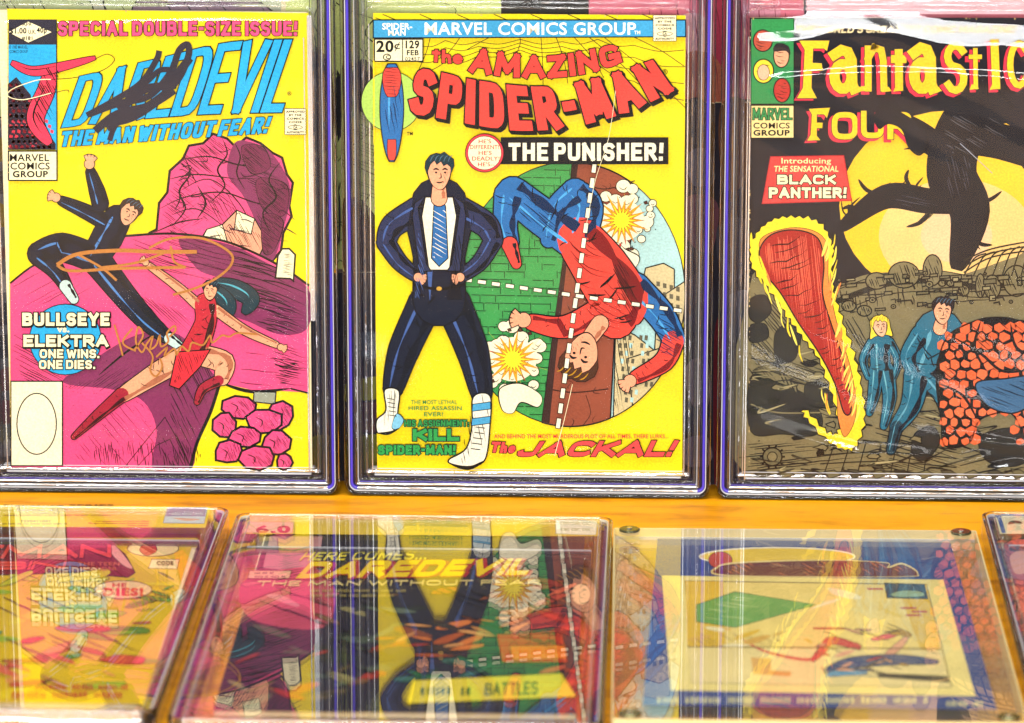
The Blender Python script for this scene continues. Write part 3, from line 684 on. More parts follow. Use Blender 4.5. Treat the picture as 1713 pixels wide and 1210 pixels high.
c.line([(368, 640), (352, 690), (330, 740), (318, 786)], 5.5, K); c.line([(368, 640), (420, 655), (486, 650)], 6, K, taper=True)
c.line([(486, 650), (517, 658)], 3, K, False)
c.line([(165, 628), (210, 590), (262, 556)], 3.5, K, taper=True)
c.hatch([(110, 650), (180, 620), (230, 600), (200, 650)], -35, 4, 1.1, '3a1028', (.3, .7))
c.hatch([(170, 740), (320, 745), (316, 784), (175, 784)], 82, 4.2, 1.6, K, (.2, .8))
c.line([(205, 786), (250, 730), (276, 698), (300, 740), (320, 784)], 1.4, K, False); c.line([(225, 786), (262, 745), (284, 735), (310, 784)], 1.2, K, False)
c.hatch([(455, 612), (500, 608), (504, 640), (470, 640)], 12, 4, 2.2, K, (.5, 1))
c.hatch([(455, 580), (515, 590), (515, 625), (462, 620)], 18, 6, 1.5, K, (.4, .8))
c.hatch([(20, 480), (120, 425), (200, 410), (190, 470), (60, 520)], -28, 7, 1.2, '7a2048', (.2, .6), .3)
c.hatch([(400, 590), (515, 600), (515, 655), (400, 650)], 6, 6, 1.3, '5a1436', (.2, .6), .2); c.hatch([(190, 680), (260, 690), (256, 780), (120, 782)], 50, 6, 1.2, '7a2048', (.2, .6), .3); c.hatch([(300, 560), (368, 640), (340, 720), (318, 780), (270, 780), (280, 660)], 64, 4, 1.5, K, (.2, .7), .2)
for i in range(60): x, y = rnd.uniform(110, 320), rnd.uniform(600, 780); c.ell(x, y, .9, .7, '4a1030', n=6)
# cream post
c.poly([(461, 465), (465, 428), (472, 416), (484, 416), (494, 426), (491, 470), (486, 466)], CR, 2.4)
c.hatch([(474, 424), (492, 424), (490, 462), (472, 460)], 5, 3.2, 1.1, K, (.5, .9), smooth=False)
c.poly([(425, 655), (462, 656), (460, 676), (424, 672)], '9aa08c', 1.6)
# pile of plain pink stones, bottom right
for x, y, rx, ry in ((470, 694, 22, 24), (400, 680, 30, 20), (442, 704, 30, 22), (376, 712, 20, 22), (410, 730, 28, 18), (462, 740, 24, 20), (382, 756, 24, 20), (430, 766, 32, 20), (476, 772, 14, 14)):
    ph = rnd.random()*6; q = [(x+rx*math.cos(a*.7854+ph)*rnd.uniform(.86, 1.12), y+ry*math.sin(a*.7854+ph)*rnd.uniform(.86, 1.12)) for a in range(8)]
    c.poly(q, PK, 3.0); sh_ = [(x+(px-x)*.9+rx*.05, y+(py-y)*.9+ry*.05) for px, py in q]
    c.hatch([(x+rx*.1, y-ry*.8), (x+rx*.9, y-ry*.4), (x+rx*.8, y+ry*.8), (x-rx*.3, y+ry*.85)], 55+rnd.uniform(-20, 20), 2.6, 1.3, '4a1030', (.3, .8), .1)
    c.line([(x-rx*.5, y-ry*.3), (x-rx*.1, y), (x-rx*.2, y+ry*.5)], 2.0, K, taper=True); c.hatch([(x-rx*.8, y-ry*.3), (x, y-ry*.8), (x+rx*.2, y-ry*.3), (x-rx*.5, y+ry*.2)], 20, 4, 1.0, '8c3560', (.3, .8), .1)
# two plain tumbling people: one in a navy suit, one in a red dress
FL = 'eba77f'
c.figure([([(168, 340), (162, 318), (152, 288)], (26, 24, 15), NV), ([(178, 372), (140, 352), (104, 336)], (26, 22, 14), NV), ([(196, 366), (180, 396), (158, 432)], (44, 50, 42), NV),
          ([(154, 430), (104, 414), (66, 424)], (44, 46, 38), NV), ([(66, 426), (92, 450), (112, 480)], (36, 28, 18), NV), ([(164, 438), (210, 496), (246, 536), (282, 566)], (46, 38, 32, 18), NV)], 2.2, hl='4d86c8')
c.hand(150, 274, 9, -80, FL); c.hand(94, 330, 8, 200, FL); c.head(216, 356, 19, 25, FL, '3a2a24')
c.figure([([(110, 478), (124, 500)], (20, 15), 'c3ddd6'), ([(284, 566), (308, 584)], (18, 12), 'c3ddd6')], 1.6, fold=False)
c.swoosh([(356, 476), (392, 482), (420, 500), (408, 524)], 30, '1f3a44', 1.4, (.7, 1, .2), '4fb3c4'); c.swoosh([(350, 480), (380, 504), (384, 530)], 26, '1f3a44', 1.2, (.7, 1, .2), '4fb3c4')
c.figure([([(330, 508), (296, 478), (250, 444)], (17, 14, 10), FL), ([(362, 518), (410, 552), (462, 576)], (17, 15, 10), FL), ([(338, 594), (374, 606), (372, 632)], (34, 36, 24), FL), ([(366, 636), (340, 650), (330, 672)], (18, 15, 9), 'a32236'),
          ([(312, 596), (262, 624), (206, 660)], (38, 34, 24), FL), ([(204, 660), (164, 694), (124, 730)], (24, 17, 8), 'a32236'), ([(344, 508), (344, 540), (324, 588)], (36, 34, 44), 'c02838')], 1.8, shade='3a0c14')
c.poly([(296, 588), (352, 584), (336, 612), (300, 650), (284, 644)], 'd8303c', 1.6); c.hatch([(300, 590), (348, 588), (320, 630), (290, 642)], 70, 4, 1.3, K, (.4, .9), smooth=False)
c.hand(244, 438, 6, 215, FL); c.hand(470, 580, 6, 20, FL); c.head(352, 486, 14, 8, FL, '1c2a34', look=-1)
# blue caption disc
c.ell(110, 567, 60, 59, BL, 1.4)
# plain oval panel in place of a mascot
c.rect(19, 637, 105, 778, 'f4ecc6', 1.6); c.ell(62, 708, 33, 51, 'f6eec8', 2.0)
# corner box
c.part('corner_box')
c.rect(15, 32, 95, 74, '2e2c38'); c.poly([(14, 53), (48, 35), (88, 53), (48, 71)], CR, .8); c.rect(15, 74, 95, 250, BL)
# brick towers and a red pennant
c.poly([(14, 250), (14, 140), (28, 128), (52, 158), (60, 190), (94, 240), (94, 250)], '2a2230')
for j in range(13):
    for i in range(9):
        x = 17+i*9.2+(j % 2)*4; y = 138+j*8.6
        if y > 134+max(0, (x-24))*1.15 and x < 90: c.put([[(x, y), (x+5.2, y+2.2), (x+4.2, y+7.6), (x-1, y+5.4)]], 'dc3d50', n=c.n)
c.n += 1
c.swoosh([(84, 240), (60, 200), (78, 150), (86, 112)], 30, 'dd3a56', 1.4, (.3, 1, .5), K); c.swoosh([(20, 104), (54, 118), (98, 112), (160, 96)], 16, 'dd3a56', 1.2, (.4, 1, .3), K)
c.hatch([(56, 180), (70, 118), (98, 116), (96, 150), (84, 220)], 60, 4.2, 2.2, K, (.3, .9))
c.line([(160, 98), (180, 90), (192, 100), (170, 118), (120, 130), (60, 134), (22, 148), (14, 160), (40, 168), (86, 156), (112, 150), (116, 154)], 1.2, K)
c.line([(86, 132), (60, 134), (22, 148), (14, 160), (40, 166), (86, 155)], 1.4, CR)
c.rect(15, 252, 96, 301, CR, 1.8)
c.line([(95, 32), (96, 252)], 1.6, K, False)
c.t4('APR', 38, 37, 54, 43, K, .01); c.t4('$1.00', 17, 46, 45, 57, K, .03); c.t4('U.K.', 48, 49, 61, 56, K, .02); c.t4('40p', 62, 45, 79, 57, K, .03); c.t4('#181', 37, 60, 55, 67, K, .03)
c.t4('© 1982 MARVEL', 16, 75, 47, 81, '174a66', .01); c.t4('COMICS GROUP', 17, 83, 47, 88, '174a66', .01)
c.t4('MARVEL', 17, 257, 83, 269, K, .018); c.t4('COMICS', 18, 271, 84, 283, K, .018); c.t4('GROUP', 22, 285, 81, 296, K, .035); c.t4('®', 83, 257, 86, 260, K)
c.part('headline_lettering').l4('SPECIAL DOUBLE-SIZE ISSUE!', 98, 35, 498, 59, 'ef5180', t=.215, out=1.3, gap=.13)
c.part('title_lettering').letters('DAREDEVIL', [(134, 127), (262, 98), (385, 70), (514, 65)], [(103, 213), (225, 199), (350, 190), (472, 187)], BL, t=.30, out=1.9, gap=.06)
c.text('®', [(481, 152), (488, 152)], [(481, 159), (488, 159)], K, .01)
c.part('tagline_lettering').letters('THE MAN WITHOUT FEAR!', [(106, 219), (456, 194)], [(100, 245), (447, 222)], BL, t=.23, out=1.2, gap=.10)
c.part('caption_lettering')
c.l4('BULLSEYE', 38, 522, 184, 544, CR, t=.26, out=1.6, gap=.12, sh=(1, 2)); c.t4('vs.', 96, 547, 117, 555, CR, .05)
c.l4('ELEKTRA', 40, 559, 182, 579, CR, t=.26, out=1.6, gap=.12, sh=(1, 2)); c.l4('ONE WINS.', 67, 583, 167, 598, CR, t=.24, out=1.4, gap=.12); c.l4('ONE DIES.', 66, 601, 160, 616, CR, t=.24, out=1.4, gap=.12)
def stamp(c, x0, y0, x1, y1):
    c.part('approval_stamp'); w_, h_ = x1-x0, y1-y0; pts = []
    for a, b in (((x0, y0), (x1, y0)), ((x1, y0), (x1, y1)), ((x1, y1), (x0, y1)), ((x0, y1), (x0, y0))):
        n = 20
        for i in range(n):
            t = i/n; o = .8 if i % 2 else -.4; dx, dy = b[0]-a[0], b[1]-a[1]; L = math.hypot(dx, dy)
            pts.append((a[0]+dx*t+dy/L*o, a[1]+dy*t-dx/L*o))
    c.put([pts], CR); c.put(strip(pts, .9, True), K)
    for i, (t, f) in enumerate((('APPROVED', .9), ('BY THE', .6), ('COMICS', .82), ('CODE', .62))):
        m = (x0+x1)/2; y = y0+h_*(.07+.135*i); c.t4(t, m-w_*f/2, y, m+w_*f/2, y+h_*.085, K, .05)
    m = (x0+x1)/2; y = y0+h_*.72; c.ell(m, y, w_*.13, h_*.10, CR, 1.1); c.ell(m, y, w_*.34, h_*.075, CR, 1.0); c.t4('CA', m-w_*.1, y-h_*.05, m+w_*.1, y+h_*.05, K, .05); c.t4('AUTHORITY', x0+w_*.08, y1-h_*.13, x1-w_*.08, y1-h_*.04, K, .05)
stamp(c, 477, 181, 512, 224)
c.part('marker_signature')
MK = '36323a'
for q, w_ in (([(146, 192), (190, 168), (236, 138), (262, 100), (267, 84)], 10), ([(150, 190), (200, 172), (250, 160), (286, 120), (300, 84), (314, 74), (316, 92), (300, 130), (270, 160), (230, 186), (180, 214)], 11), ([(200, 184), (240, 150), (280, 140), (306, 112), (318, 96)], 14), ([(160, 218), (196, 190), (250, 176), (292, 150)], 13), ([(184, 234), (196, 206), (230, 180)], 9), ([(210, 160), (246, 136), (270, 116), (296, 122), (280, 150)], 9), ([(176, 206), (220, 196), (262, 170)], 14)):
    c.line(q, w_, MK)
c.part('gold_signature')
GD = 'b87a3c'
c.line([(96, 442), (130, 424), (196, 418), (260, 420), (330, 420)], 6.5, GD); c.line([(96, 442), (120, 452), (200, 448), (310, 446)], 5, GD); c.line([(250, 414), (286, 398), (340, 398), (384, 420), (388, 440), (366, 462), (330, 480), (290, 492)], 4, GD); c.line([(130, 424), (170, 446), (196, 468)], 4, GD); c.line([(172, 446), (230, 438), (290, 416)], 4, GD); c.line([(286, 410), (292, 436), (312, 446)], 3.5, GD)
for q in ([(192, 542), (200, 570), (206, 594)], [(222, 548), (206, 572), (228, 586)], [(226, 584), (240, 560), (232, 546), (228, 570), (238, 588), (246, 574)], [(246, 574), (256, 562), (252, 582), (262, 576), (268, 560), (270, 578), (282, 570), (280, 556), (292, 544), (294, 552), (284, 562)],
          [(238, 572), (256, 594), (252, 618), (262, 628), (272, 612), (268, 598)], [(262, 596), (280, 580), (276, 594), (292, 582), (296, 592), (304, 578), (316, 586), (322, 572), (340, 576), (352, 560), (356, 572), (372, 560), (384, 562), (398, 556), (430, 558)]): c.line(q, 3.0, GD)
c.done()

# =============================================================== COMIC 2 (middle)
c = comic('yellow comic with green brick circle, arched red title and black banner', 'Y', YC, [(624, 22), (1147, 26), (1141, 797), (631, 792)], GU)
YL = 'f7dc16'; SB, SR, GN, BR = '2b6aa8', 'e4473a', '3c9a4c', '8e4a34'
c.part('artwork')
# fine curved line pattern behind title
for i in range(9):
    x = 640+i*62; c.line([(860+i*6-24, 58), (x, 24+i % 2*4)], 0.1, K, False)
for x0, y0, x1, y1 in ((720, 62, 700, 118), (770, 62, 740, 100), (820, 62, 780, 84), (905, 62, 906, 200), (960, 62, 1010, 130), (1010, 62, 1146, 180), (1060, 62, 1146, 112), (628, 30, 700, 62), (668, 64, 640, 100), (870, 62, 864, 90), (930, 62, 950, 140), (985, 62, 1080, 150)): c.line([(x0, y0), ((x0+x1)/2+3, (y0+y1)/2-2), (x1, y1)], 1.2, K)
for k in range(4):
    pts = []
    for i, (x, y) in enumerate(((700, 76+k*14), (745, 68+k*12), (800, 70+k*8), (870, 66+k*6), (940, 70+k*8), (1000, 66+k*14), (1060, 76+k*20), (1144, 84+k*28))): pts.append((x, y))
    for a, b in zip(pts, pts[1:]): c.line([a, ((a[0]+b[0])/2, (a[1]+b[1])/2+6), b], 1.1, K)
for i in range(8): c.line([(640+i*62, 24), (668+i*62, 36)], 1.3, K, False)
# round scene
CXC, CYC, RX, RY = 954, 492, 192, 221
disc = []
for i in range(72):
    a = 2*math.pi*i/72; disc.append((CXC+RX*math.cos(a), CYC+RY*math.sin(a)))
def dclip(pts):   # keep polygons inside the disc and right of x
    out = []
    for x, y in pts:
        dx, dy = (x-CXC)/RX, (y-CYC)/RY; r = math.hypot(dx, dy)
        if r > 1: x, y = CXC+dx/r*RX, CYC+dy/r*RY
        out.append((x, y))
    return out
def dense(p0, p1, n=16): return [(p0[0]+(p1[0]-p0[0])*i/n, p0[1]+(p1[1]-p0[1])*i/n) for i in range(n)]
def dpoly(pts, col, inkw=0, ic=K):
    q = []
    for a, b in zip(pts, pts[1:]+pts[:1]): q += dense(a, b)
    c.poly(dclip(q), col, inkw, ic)
c.put([disc], 'a9d3cf')
dpoly([(700, 240), (962, 240), (940, 500), (900, 760), (700, 760)], GN)
c.put(strip(disc, 1.8, True), K)
# brick courses
for j in range(34):
    y = 282+j*13.2; x = 772+(j*37 % 23)
    while x < 935:
        L = rnd.uniform(16, 34)
        ok = lambda X, Y: ((X-CXC)/RX)**2+((Y-CYC)/RY)**2 < .98
        if rnd.random() < .72 and ok(x, y) and ok(x+L, y+6): c.line([(x, y+(x-800)*.02), (x+L-3, y+(x-800)*.02+.5)], 1.3, '14361c', False)
        if rnd.random() < .6 and ok(x, y) and ok(x, y+12): c.line([(x+L-2, y), (x+L-2, y+12)], 1.2, '14361c', False)
        x += L
c.hatch(dclip([(770, 330), (930, 290), (930, 420), (780, 440)]), 84, 26, 1.2, '14361c', (.1, .3), .3, smooth=False)
# brown pillar
dpoly([(958, 266), (1063, 266), (1060, 380), (1030, 520), (1028, 560), (1020, 720), (905, 720), (925, 560), (945, 420)], BR, 2)
dpoly([(944, 420), (958, 266), (968, 266), (930, 600), (918, 720), (905, 720), (925, 560)], '3a2420')
c.line([(962, 300), (1010, 316), (1062, 302)], 2, '3a2018'); c.line([(916, 650), (960, 656), (1018, 650)], 2.2, '3a2018'); c.line([(980, 660), (988, 690), (976, 710)], 1.2, '3a2018')
# far buildings
for q in ([(1075, 470), (1080, 448), (1110, 440), (1128, 450), (1128, 520), (1082, 500)], [(1100, 500), (1146, 470), (1146, 620), (1118, 660), (1092, 640)], [(1030, 545), (1062, 560), (1100, 590), (1082, 660), (1050, 698), (1026, 706)], [(1048, 600), (1110, 580), (1140, 600), (1100, 665), (1060, 690)]): dpoly(q, 'c9b98a', 1.6)
for j in range(10):
    for i in range(6):
        x, y = 1034+i*9+(j*1.5), 560+j*13
        if ((x-CXC)/RX)**2+((y-CYC)/RY)**2 < .93 and not (i == 3): c.put([[(x, y), (x+5, y+1), (x+4, y+9), (x-1, y+8)]], '5d5844' if (i+j) % 3 else 'a9d3cf', n=c.n+1)
for j in range(5):
    for i in range(4):
        x, y = 1098+i*11, 470+j*15+i*3
        if ((x-CXC)/RX)**2+((y-CYC)/RY)**2 < .93: c.put([[(x, y), (x+6, y+1), (x+6, y+9), (x, y+8)]], '5d5844', n=c.n+1)
c.n += 2
c.hatch(dclip([(1030, 560), (1060, 570), (1050, 690), (1028, 700)]), 80, 5, 1.3, K, (.5, 1), smooth=False)
for k in range(40):
    x, y = rnd.uniform(925, 1050), rnd.uniform(290, 700)
    if ((x-CXC)/RX)**2+((y-CYC)/RY)**2 < .9 and abs(x-(1000-(y-290)*.12)) < 45: c.line([(x, y), (x+rnd.uniform(-8, 8), y+rnd.uniform(4, 10)), (x+rnd.uniform(-8, 8), y+rnd.uniform(10, 20))], rnd.uniform(.8, 1.8), '3a1c14', taper=True)
def burst(cx, cy, R, cloud=1.9):
    puffs = []
    for k in range(30):
        a = k*2*math.pi/30*1.02+rnd.uniform(-.25, .25); r = R*cloud*rnd.uniform(.35, 1.12); q = R*rnd.uniform(.16, .40)
        puffs.append((cx+r*math.cos(a)*.92, cy+r*math.sin(a), q))
    for x, y, q in puffs: c.ell(x, y, q+1.3, q*.92+1.3, K, n=14)
    n0 = c.n
    for x, y, q in puffs: c.ell(x, y, q, q*.92, 'efe9c4', n=14)
    c.ell(cx, cy, R*1.25, R*1.15, 'efe9c4')
    for x, y, q in puffs[::2]: c.line([(x-q*.6, y+q*.1), (x, y+q*.5), (x+q*.6, y+q*.05)], 1.2, K, taper=True)
    for k in range(14):
        a = rnd.uniform(0, 6.28); r = R*rnd.uniform(1.2, 2.0); c.ell(cx+r*math.cos(a), cy+r*math.sin(a), 1.1, 1.1, K, n=6)
    for col, q, wd in (('df3a2c', 1.25, .22), ('f6a623', 1.45, .10), ('f7e02c', 1.0, .2)):
        pts = []
        n = 18
        for k in range(n*2):
            a = k*math.pi/n; r = R*q*(rnd.uniform(.75, 1.15) if k % 2 == 0 else .42); pts.append((cx+r*math.cos(a), cy+r*math.sin(a)))
        c.poly(pts, col, 1.0 if col == 'f7e02c' else .8, '5a1a10')
    for k in range(8):
        a = rnd.uniform(0, 6.28); c.line([(cx, cy), (cx+R*1.9*math.cos(a), cy+R*1.9*math.sin(a))], 1.8, 'f7d020', taper=True)
    for k in range(6):
        a = rnd.uniform(0, 6.28); r = R*2.0; x, y = cx+r*math.cos(a)*.8, cy+r*math.sin(a)*.8; c.poly([(x, y), (x+5, y-2), (x+7, y+3), (x+2, y+4)], '5a3426', .8)
burst(1040, 368, 30); c.blob([(1010, 414), (1030, 404), (1046, 416), (1070, 430), (1056, 452), (1030, 440)], 'efe9c4', 1.4); c.poly([(1008, 436), (1018, 408), (1026, 420), (1040, 404), (1036, 424), (1046, 430), (1020, 440)], 'df3a2c', .8)
burst(858, 600, 32, 1.7); burst_low = [(836, 650), (870, 640), (905, 660), (900, 680), (872, 672), (858, 690), (840, 684)]; c.blob(burst_low, 'efe9c4', 1.5)
# tumbling blue and red cloth bands (plain)
def band(pts, col, wd=2.0, hl=None):
    c.poly(cm(pts), col, wd)
B2 = '4ba0d8'
c.figure([([(968, 392), (980, 346), (962, 320)], (60, 56, 44), SB), ([(962, 320), (930, 350), (918, 400)], (44, 36, 26), SB), ([(956, 396), (900, 356), (858, 322)], (64, 60, 54), SB), ([(852, 326), (846, 372), (854, 404)], (50, 38, 28), SB),
          ([(1062, 480), (1104, 524), (1128, 566)], (50, 46, 36), SB), ([(1126, 570), (1110, 604), (1064, 630)], (36, 32, 22), SR), ([(1000, 520), (944, 546), (890, 538)], (40, 36, 26), SR), ([(970, 400), (1004, 446), (1036, 500), (1030, 530)], (76, 92, 98, 70), SR)], 2.4, shade='12284a', hl=B2)
c.hatch([(950, 400), (990, 396), (1060, 490), (1060, 540), (1000, 552), (970, 498)], 28, 7, 1.4, '5a120e', (.3, .8), .1, bend=1.2); c.hatch([(1030, 430), (1074, 500), (1066, 540), (1030, 500)], 60, 4, 1.8, K, (.4, .9))
c.hatch([(1100, 530), (1144, 560), (1130, 596), (1100, 580)], 30, 4, 1.8, '122a4a', (.4, .9)); c.hatch([(870, 320), (940, 372), (930, 396), (870, 360)], 40, 5, 1.8, '122a4a', (.3, .8))
c.figure([([(853, 408), (864, 440)], (26, 16), 'd8483e')], 1.8, fold=False); c.hand(1054, 636, 11, 140, 'eaa27c'); c.hand(876, 534, 13, 190, 'eaa27c')
c.figure([([(1004, 540), (988, 562)], (28, 26), 'eaa27c')], 1.6, fold=False); c.head(974, 592, 34, 200, 'eaa27c', '4a2c1c')
# dashed sight lines
def dash(a, b, n, wd, L):
    for i in range(n):
        t = (i+.3)/n; x, y = a[0]+(b[0]-a[0])*t, a[1]+(b[1]-a[1])*t; d = Vector((b[0]-a[0], b[1]-a[1])).normalized()*L/2
        c.put(strip([(x-d.x*1.15, y-d.y*1.15), (x+d.x*1.15, y+d.y*1.15)], wd+2.4), K); c.put(strip([(x-d.x, y-d.y), (x+d.x, y+d.y)], wd), 'f6efd0')
dash((776, 466), (1150, 520), 16, 5.5, 13); dash((995, 272), (932, 724), 18, 6.5, 16)
# plain navy rocket on two curved legs with silver feet
def band(pts, col, wd=2.0): c.poly(cm(pts), col, wd)
R2 = '44609c'
c.figure([([(712, 506), (676, 584), (658, 648)], (56, 50, 32), NV), ([(758, 506), (790, 584), (806, 656)], (58, 52, 34), NV)], 2.2, hl=R2)
c.figure([([(700, 350), (658, 376), (646, 404)], (44, 38, 30), '2a3150'), ([(646, 404), (668, 436), (694, 458)], (30, 26, 20), '2a3150'), ([(770, 350), (812, 374), (826, 400)], (44, 40, 30), '2a3150'), ([(826, 400), (804, 436), (776, 458)], (30, 26, 20), '2a3150'),
          ([(735, 342), (735, 380), (735, 430), (735, 500)], (92, 106, 84, 86), NV)], 2.2, hl=R2)
c.poly([(712, 328), (758, 328), (764, 360), (752, 450), (718, 450), (706, 360)], 'f3edcf', 1.6); c.poly([(728, 334), (742, 334), (746, 344), (750, 430), (735, 444), (722, 430), (726, 344)], '2b6aa8', 1.4); c.hatch([(724, 350), (748, 350), (748, 430), (724, 430)], 30, 9, 1.6, 'f3edcf', (.8, 1), 0, smooth=False)
c.poly([(712, 326), (700, 346), (714, 440), (722, 452), (702, 452), (690, 360), (694, 338)], '2a3150', 1.6); c.poly([(758, 326), (770, 346), (756, 440), (748, 452), (770, 452), (780, 360), (776, 338)], '2a3150', 1.6)
c.line([(692, 474), (735, 482), (778, 474)], 5, K); c.ell(735, 481, 5, 4, 'c9a040', 1); c.hand(700, 462, 8, 20, 'eaa27c'); c.hand(770, 462, 8, 160, 'eaa27c')
c.figure([([(735, 312), (735, 330)], (22, 26), 'eaa27c')], 1.6, fold=False); c.head(735, 288, 25, 0, 'eaa27c', '17323c')
c.hatch([(700, 380), (712, 440), (708, 500), (694, 500)], 70, 4, 1.5, R2, (.3, .8), smooth=False); c.hatch([(760, 380), (776, 400), (774, 500), (756, 500)], 80, 4, 1.5, K, (.3, .8), smooth=False)
band([(644, 650), (668, 652), (666, 690), (672, 706), (660, 718), (640, 722), (631, 720), (631, 700), (646, 684)], 'e8e8d4'); band([(792, 662), (820, 660), (820, 710), (812, 766), (786, 778), (756, 774), (752, 766), (780, 748), (790, 710)], 'e8e8d4')
c.hatch([(650, 654), (664, 656), (660, 700), (640, 716)], 88, 4, 1.2, K, (.3, .8)); c.hatch([(794, 666), (818, 666), (810, 750), (770, 772)], 80, 5, 1.4, K, (.2, .6)); c.poly([(791, 674), (821, 670), (821, 682), (790, 686)], '49a0cc', 1); c.poly([(790, 698), (821, 694), (820, 706), (789, 710)], '49a0cc', 1)
c.blob([(664, 690), (676, 700), (666, 716), (656, 712)], '7cc0dc', 1.2); c.line([(633, 722), (650, 723), (668, 714)], 4.5, K, taper=True); c.line([(754, 774), (784, 781), (812, 768)], 6, K, taper=True)
for i in range(5): c.line([(648+i, 664+i*7), (660+i, 666+i*7)], 1.3, K, False); c.line([(796-i*2, 712+i*9), (812-i*2, 714+i*9)], 1.5, K, False)
c.part('masthead_banner')
c.poly([(625, 32), (1147, 32), (1147, 60), (625, 62)], '3d9ac9', 1.6)
c.t4('SPIDER-', 640, 37, 690, 48, 'fff8e0', .02); c.t4('MAN', 650, 48, 679, 58, 'fff8e0', .02)
c.t4('MARVEL COMICS GROUP', 711, 36, 1064, 57, 'fdf6dc', .018); c.t4('TM', 1061, 50, 1071, 56, 'fdf6dc', .01)
c.part('price_box'); c.rect(627, 64, 708, 101, CR, 1.8); c.line([(674, 64), (674, 102)], 1.6, K, False)
c.t4('20', 630, 66, 659, 86, K, .03); c.t4('¢', 660, 69, 670, 84, K, .01); c.ell(648, 94, 6, 5, CR, 1.8); c.t4('C', 646, 91, 652, 97, K, .04); c.t4('129', 679, 66, 702, 80, K, .035); c.t4('FEB', 681, 82, 701, 91, K, .03); c.t4('02457', 678, 94, 703, 100, K, .01)
c.part('corner_emblem'); c.ell(655, 168, 50, 50, 'a9cf5c', 1.2)
c.put([[(624.5, 100), (627, 100), (627, 240), (625.5, 240)]], YL)
# plain spindle in place of the corner figure
c.swoosh([(656, 106), (656, 150), (656, 210), (656, 268)], 38, SB, 1.6, (.3, 1, .15), B2)
c.swoosh([(656, 112), (656, 130), (656, 160)], 30, 'd8483e', 1.2, (.6, 1, .4)); c.swoosh([(656, 232), (656, 250), (656, 266)], 14, 'd8483e', 1.0, (.9, 1, .5))
c.hatch([(644, 150), (670, 150), (668, 220), (646, 220)], 80, 8, 1.6, '14264a', (.4, .8)); c.hatch([(644, 114), (668, 114), (666, 156), (646, 156)], 5, 7, 1.1, K, (.8, 1), .1)
c.t4('TM', 681, 219, 691, 225, K, .02)
stamp(c, 1093, 24, 1131, 67)
RT2 = 'e8453c'
c.part('title_lettering')
c.letters('the', [(724, 80), (775, 84)], [(722, 102), (774, 106)], RT2, t=.24, out=1.4, gap=.1)
c.letters('AMAZING', [(793, 78), (860, 88), (930, 91), (1032, 71)], [(784, 119), (850, 127), (915, 129), (980, 122), (1042, 104)], RT2, t=.26, out=1.7, gap=.12)
c.letters('SPIDER-MAN', [(698, 110), (738, 119), (790, 131), (853, 140), (900, 143), (948, 139), (1015, 124), (1092, 98)], [(682, 186), (735, 196), (798, 208), (868, 217), (950, 213), (990, 204), (1055, 184), (1128, 150)], RT2, t=.225, out=2.2, gap=.10, sh=(4.5, 5), steps=6)
c.t4('®', 1108, 114, 1117, 123, K, .01)
c.part('banner'); c.rect(838, 228, 1118, 273, '17171b', 0); c.ell(811, 254, 32, 32, 'e03a48', 1.4); c.ell(811, 254, 28, 28, CR, 1.0)
c.l4('THE PUNISHER!', 851, 237, 1110, 267, 'f6efcc', t=.22, gap=.12)
for i, (t, a, b) in enumerate((("HE'S", 801, 822), ("DIFFERENT!", 787, 835), ("HE'S", 801, 823), ("DEADLY!", 790, 836), ("HE'S--", 800, 828))): c.t4(t, a, 231+i*9.6, b, 238+i*9.6, 'dc3038', .015, shear=0)
c.part('upper_caption')
c.t4('THE MOST LETHAL', 688, 667, 765, 674, '2f8a46', .01); c.t4('HIRED ASSASSIN', 684, 677, 773, 684, '2f8a46', .015); c.t4('EVER!', 710, 687, 742, 694, '2f8a46', .01)
c.part('caption_lettering'); c.l4('HIS ASSIGNMENT:', 677, 700, 785, 711, '2f9048', t=.2, out=1.1, oc='16352a', gap=.14); c.l4('KILL', 691, 715, 769, 735, '2f9a4c', t=.32, out=1.6, oc='16352a', gap=.1); c.l4('SPIDER-MAN!', 633, 742, 763, 758, '2f9a4c', t=.28, out=1.4, oc='16352a', gap=.1)
c.part('closing_caption'); c.t4('AND BEHIND THE MOST MURDEROUS PLOT OF ALL TIMES, THERE LURKS...', 827, 724, 1118, 732, 'd8423c', .012)
c.letters('ThE', [(826, 738), (868, 740)], [(820, 755), (862, 755)], 'e04a4a', t=.24, out=1.2, gap=.08) if 0 else c.letters('The', [(824, 736), (866, 738)], [(820, 754), (860, 756)], 'e04a4a', t=.26, out=1.2, gap=.08)
c.letters('JACKAL!', [(880, 736), (1136, 734)], [(862, 761), (1124, 761)], 'e04a4a', t=.27, out=1.5, gap=.12)
c.part('crease'); c.line([(1030, 150), (1018, 230), (996, 300), (980, 380)], .7, 'fff6c8'); c.part('lower_crease'); c.line([(958, 640), (944, 700), (928, 760)], .9, 'fff6c8')
c.done()

# =============================================================== COMIC 3 (right, black)
c = comic('black comic book with a large yellow moon, orange cracked rocks and yellow and red title', 'Y', YC, [(1254, 30), (1745, 30), (1745, 808), (1252, 805)], GU, base='1f1d23')
OL, OD, TL, MO = '7c7250', '2a281f', '246880', 'f7c52e'
c.part('artwork')
c.ell(1590, 345, 186, 160, MO); c.ell(1600, 395, 130, 96, 'f6c878')
c.ell(1600, 395, 60, 45, 'f4c490')
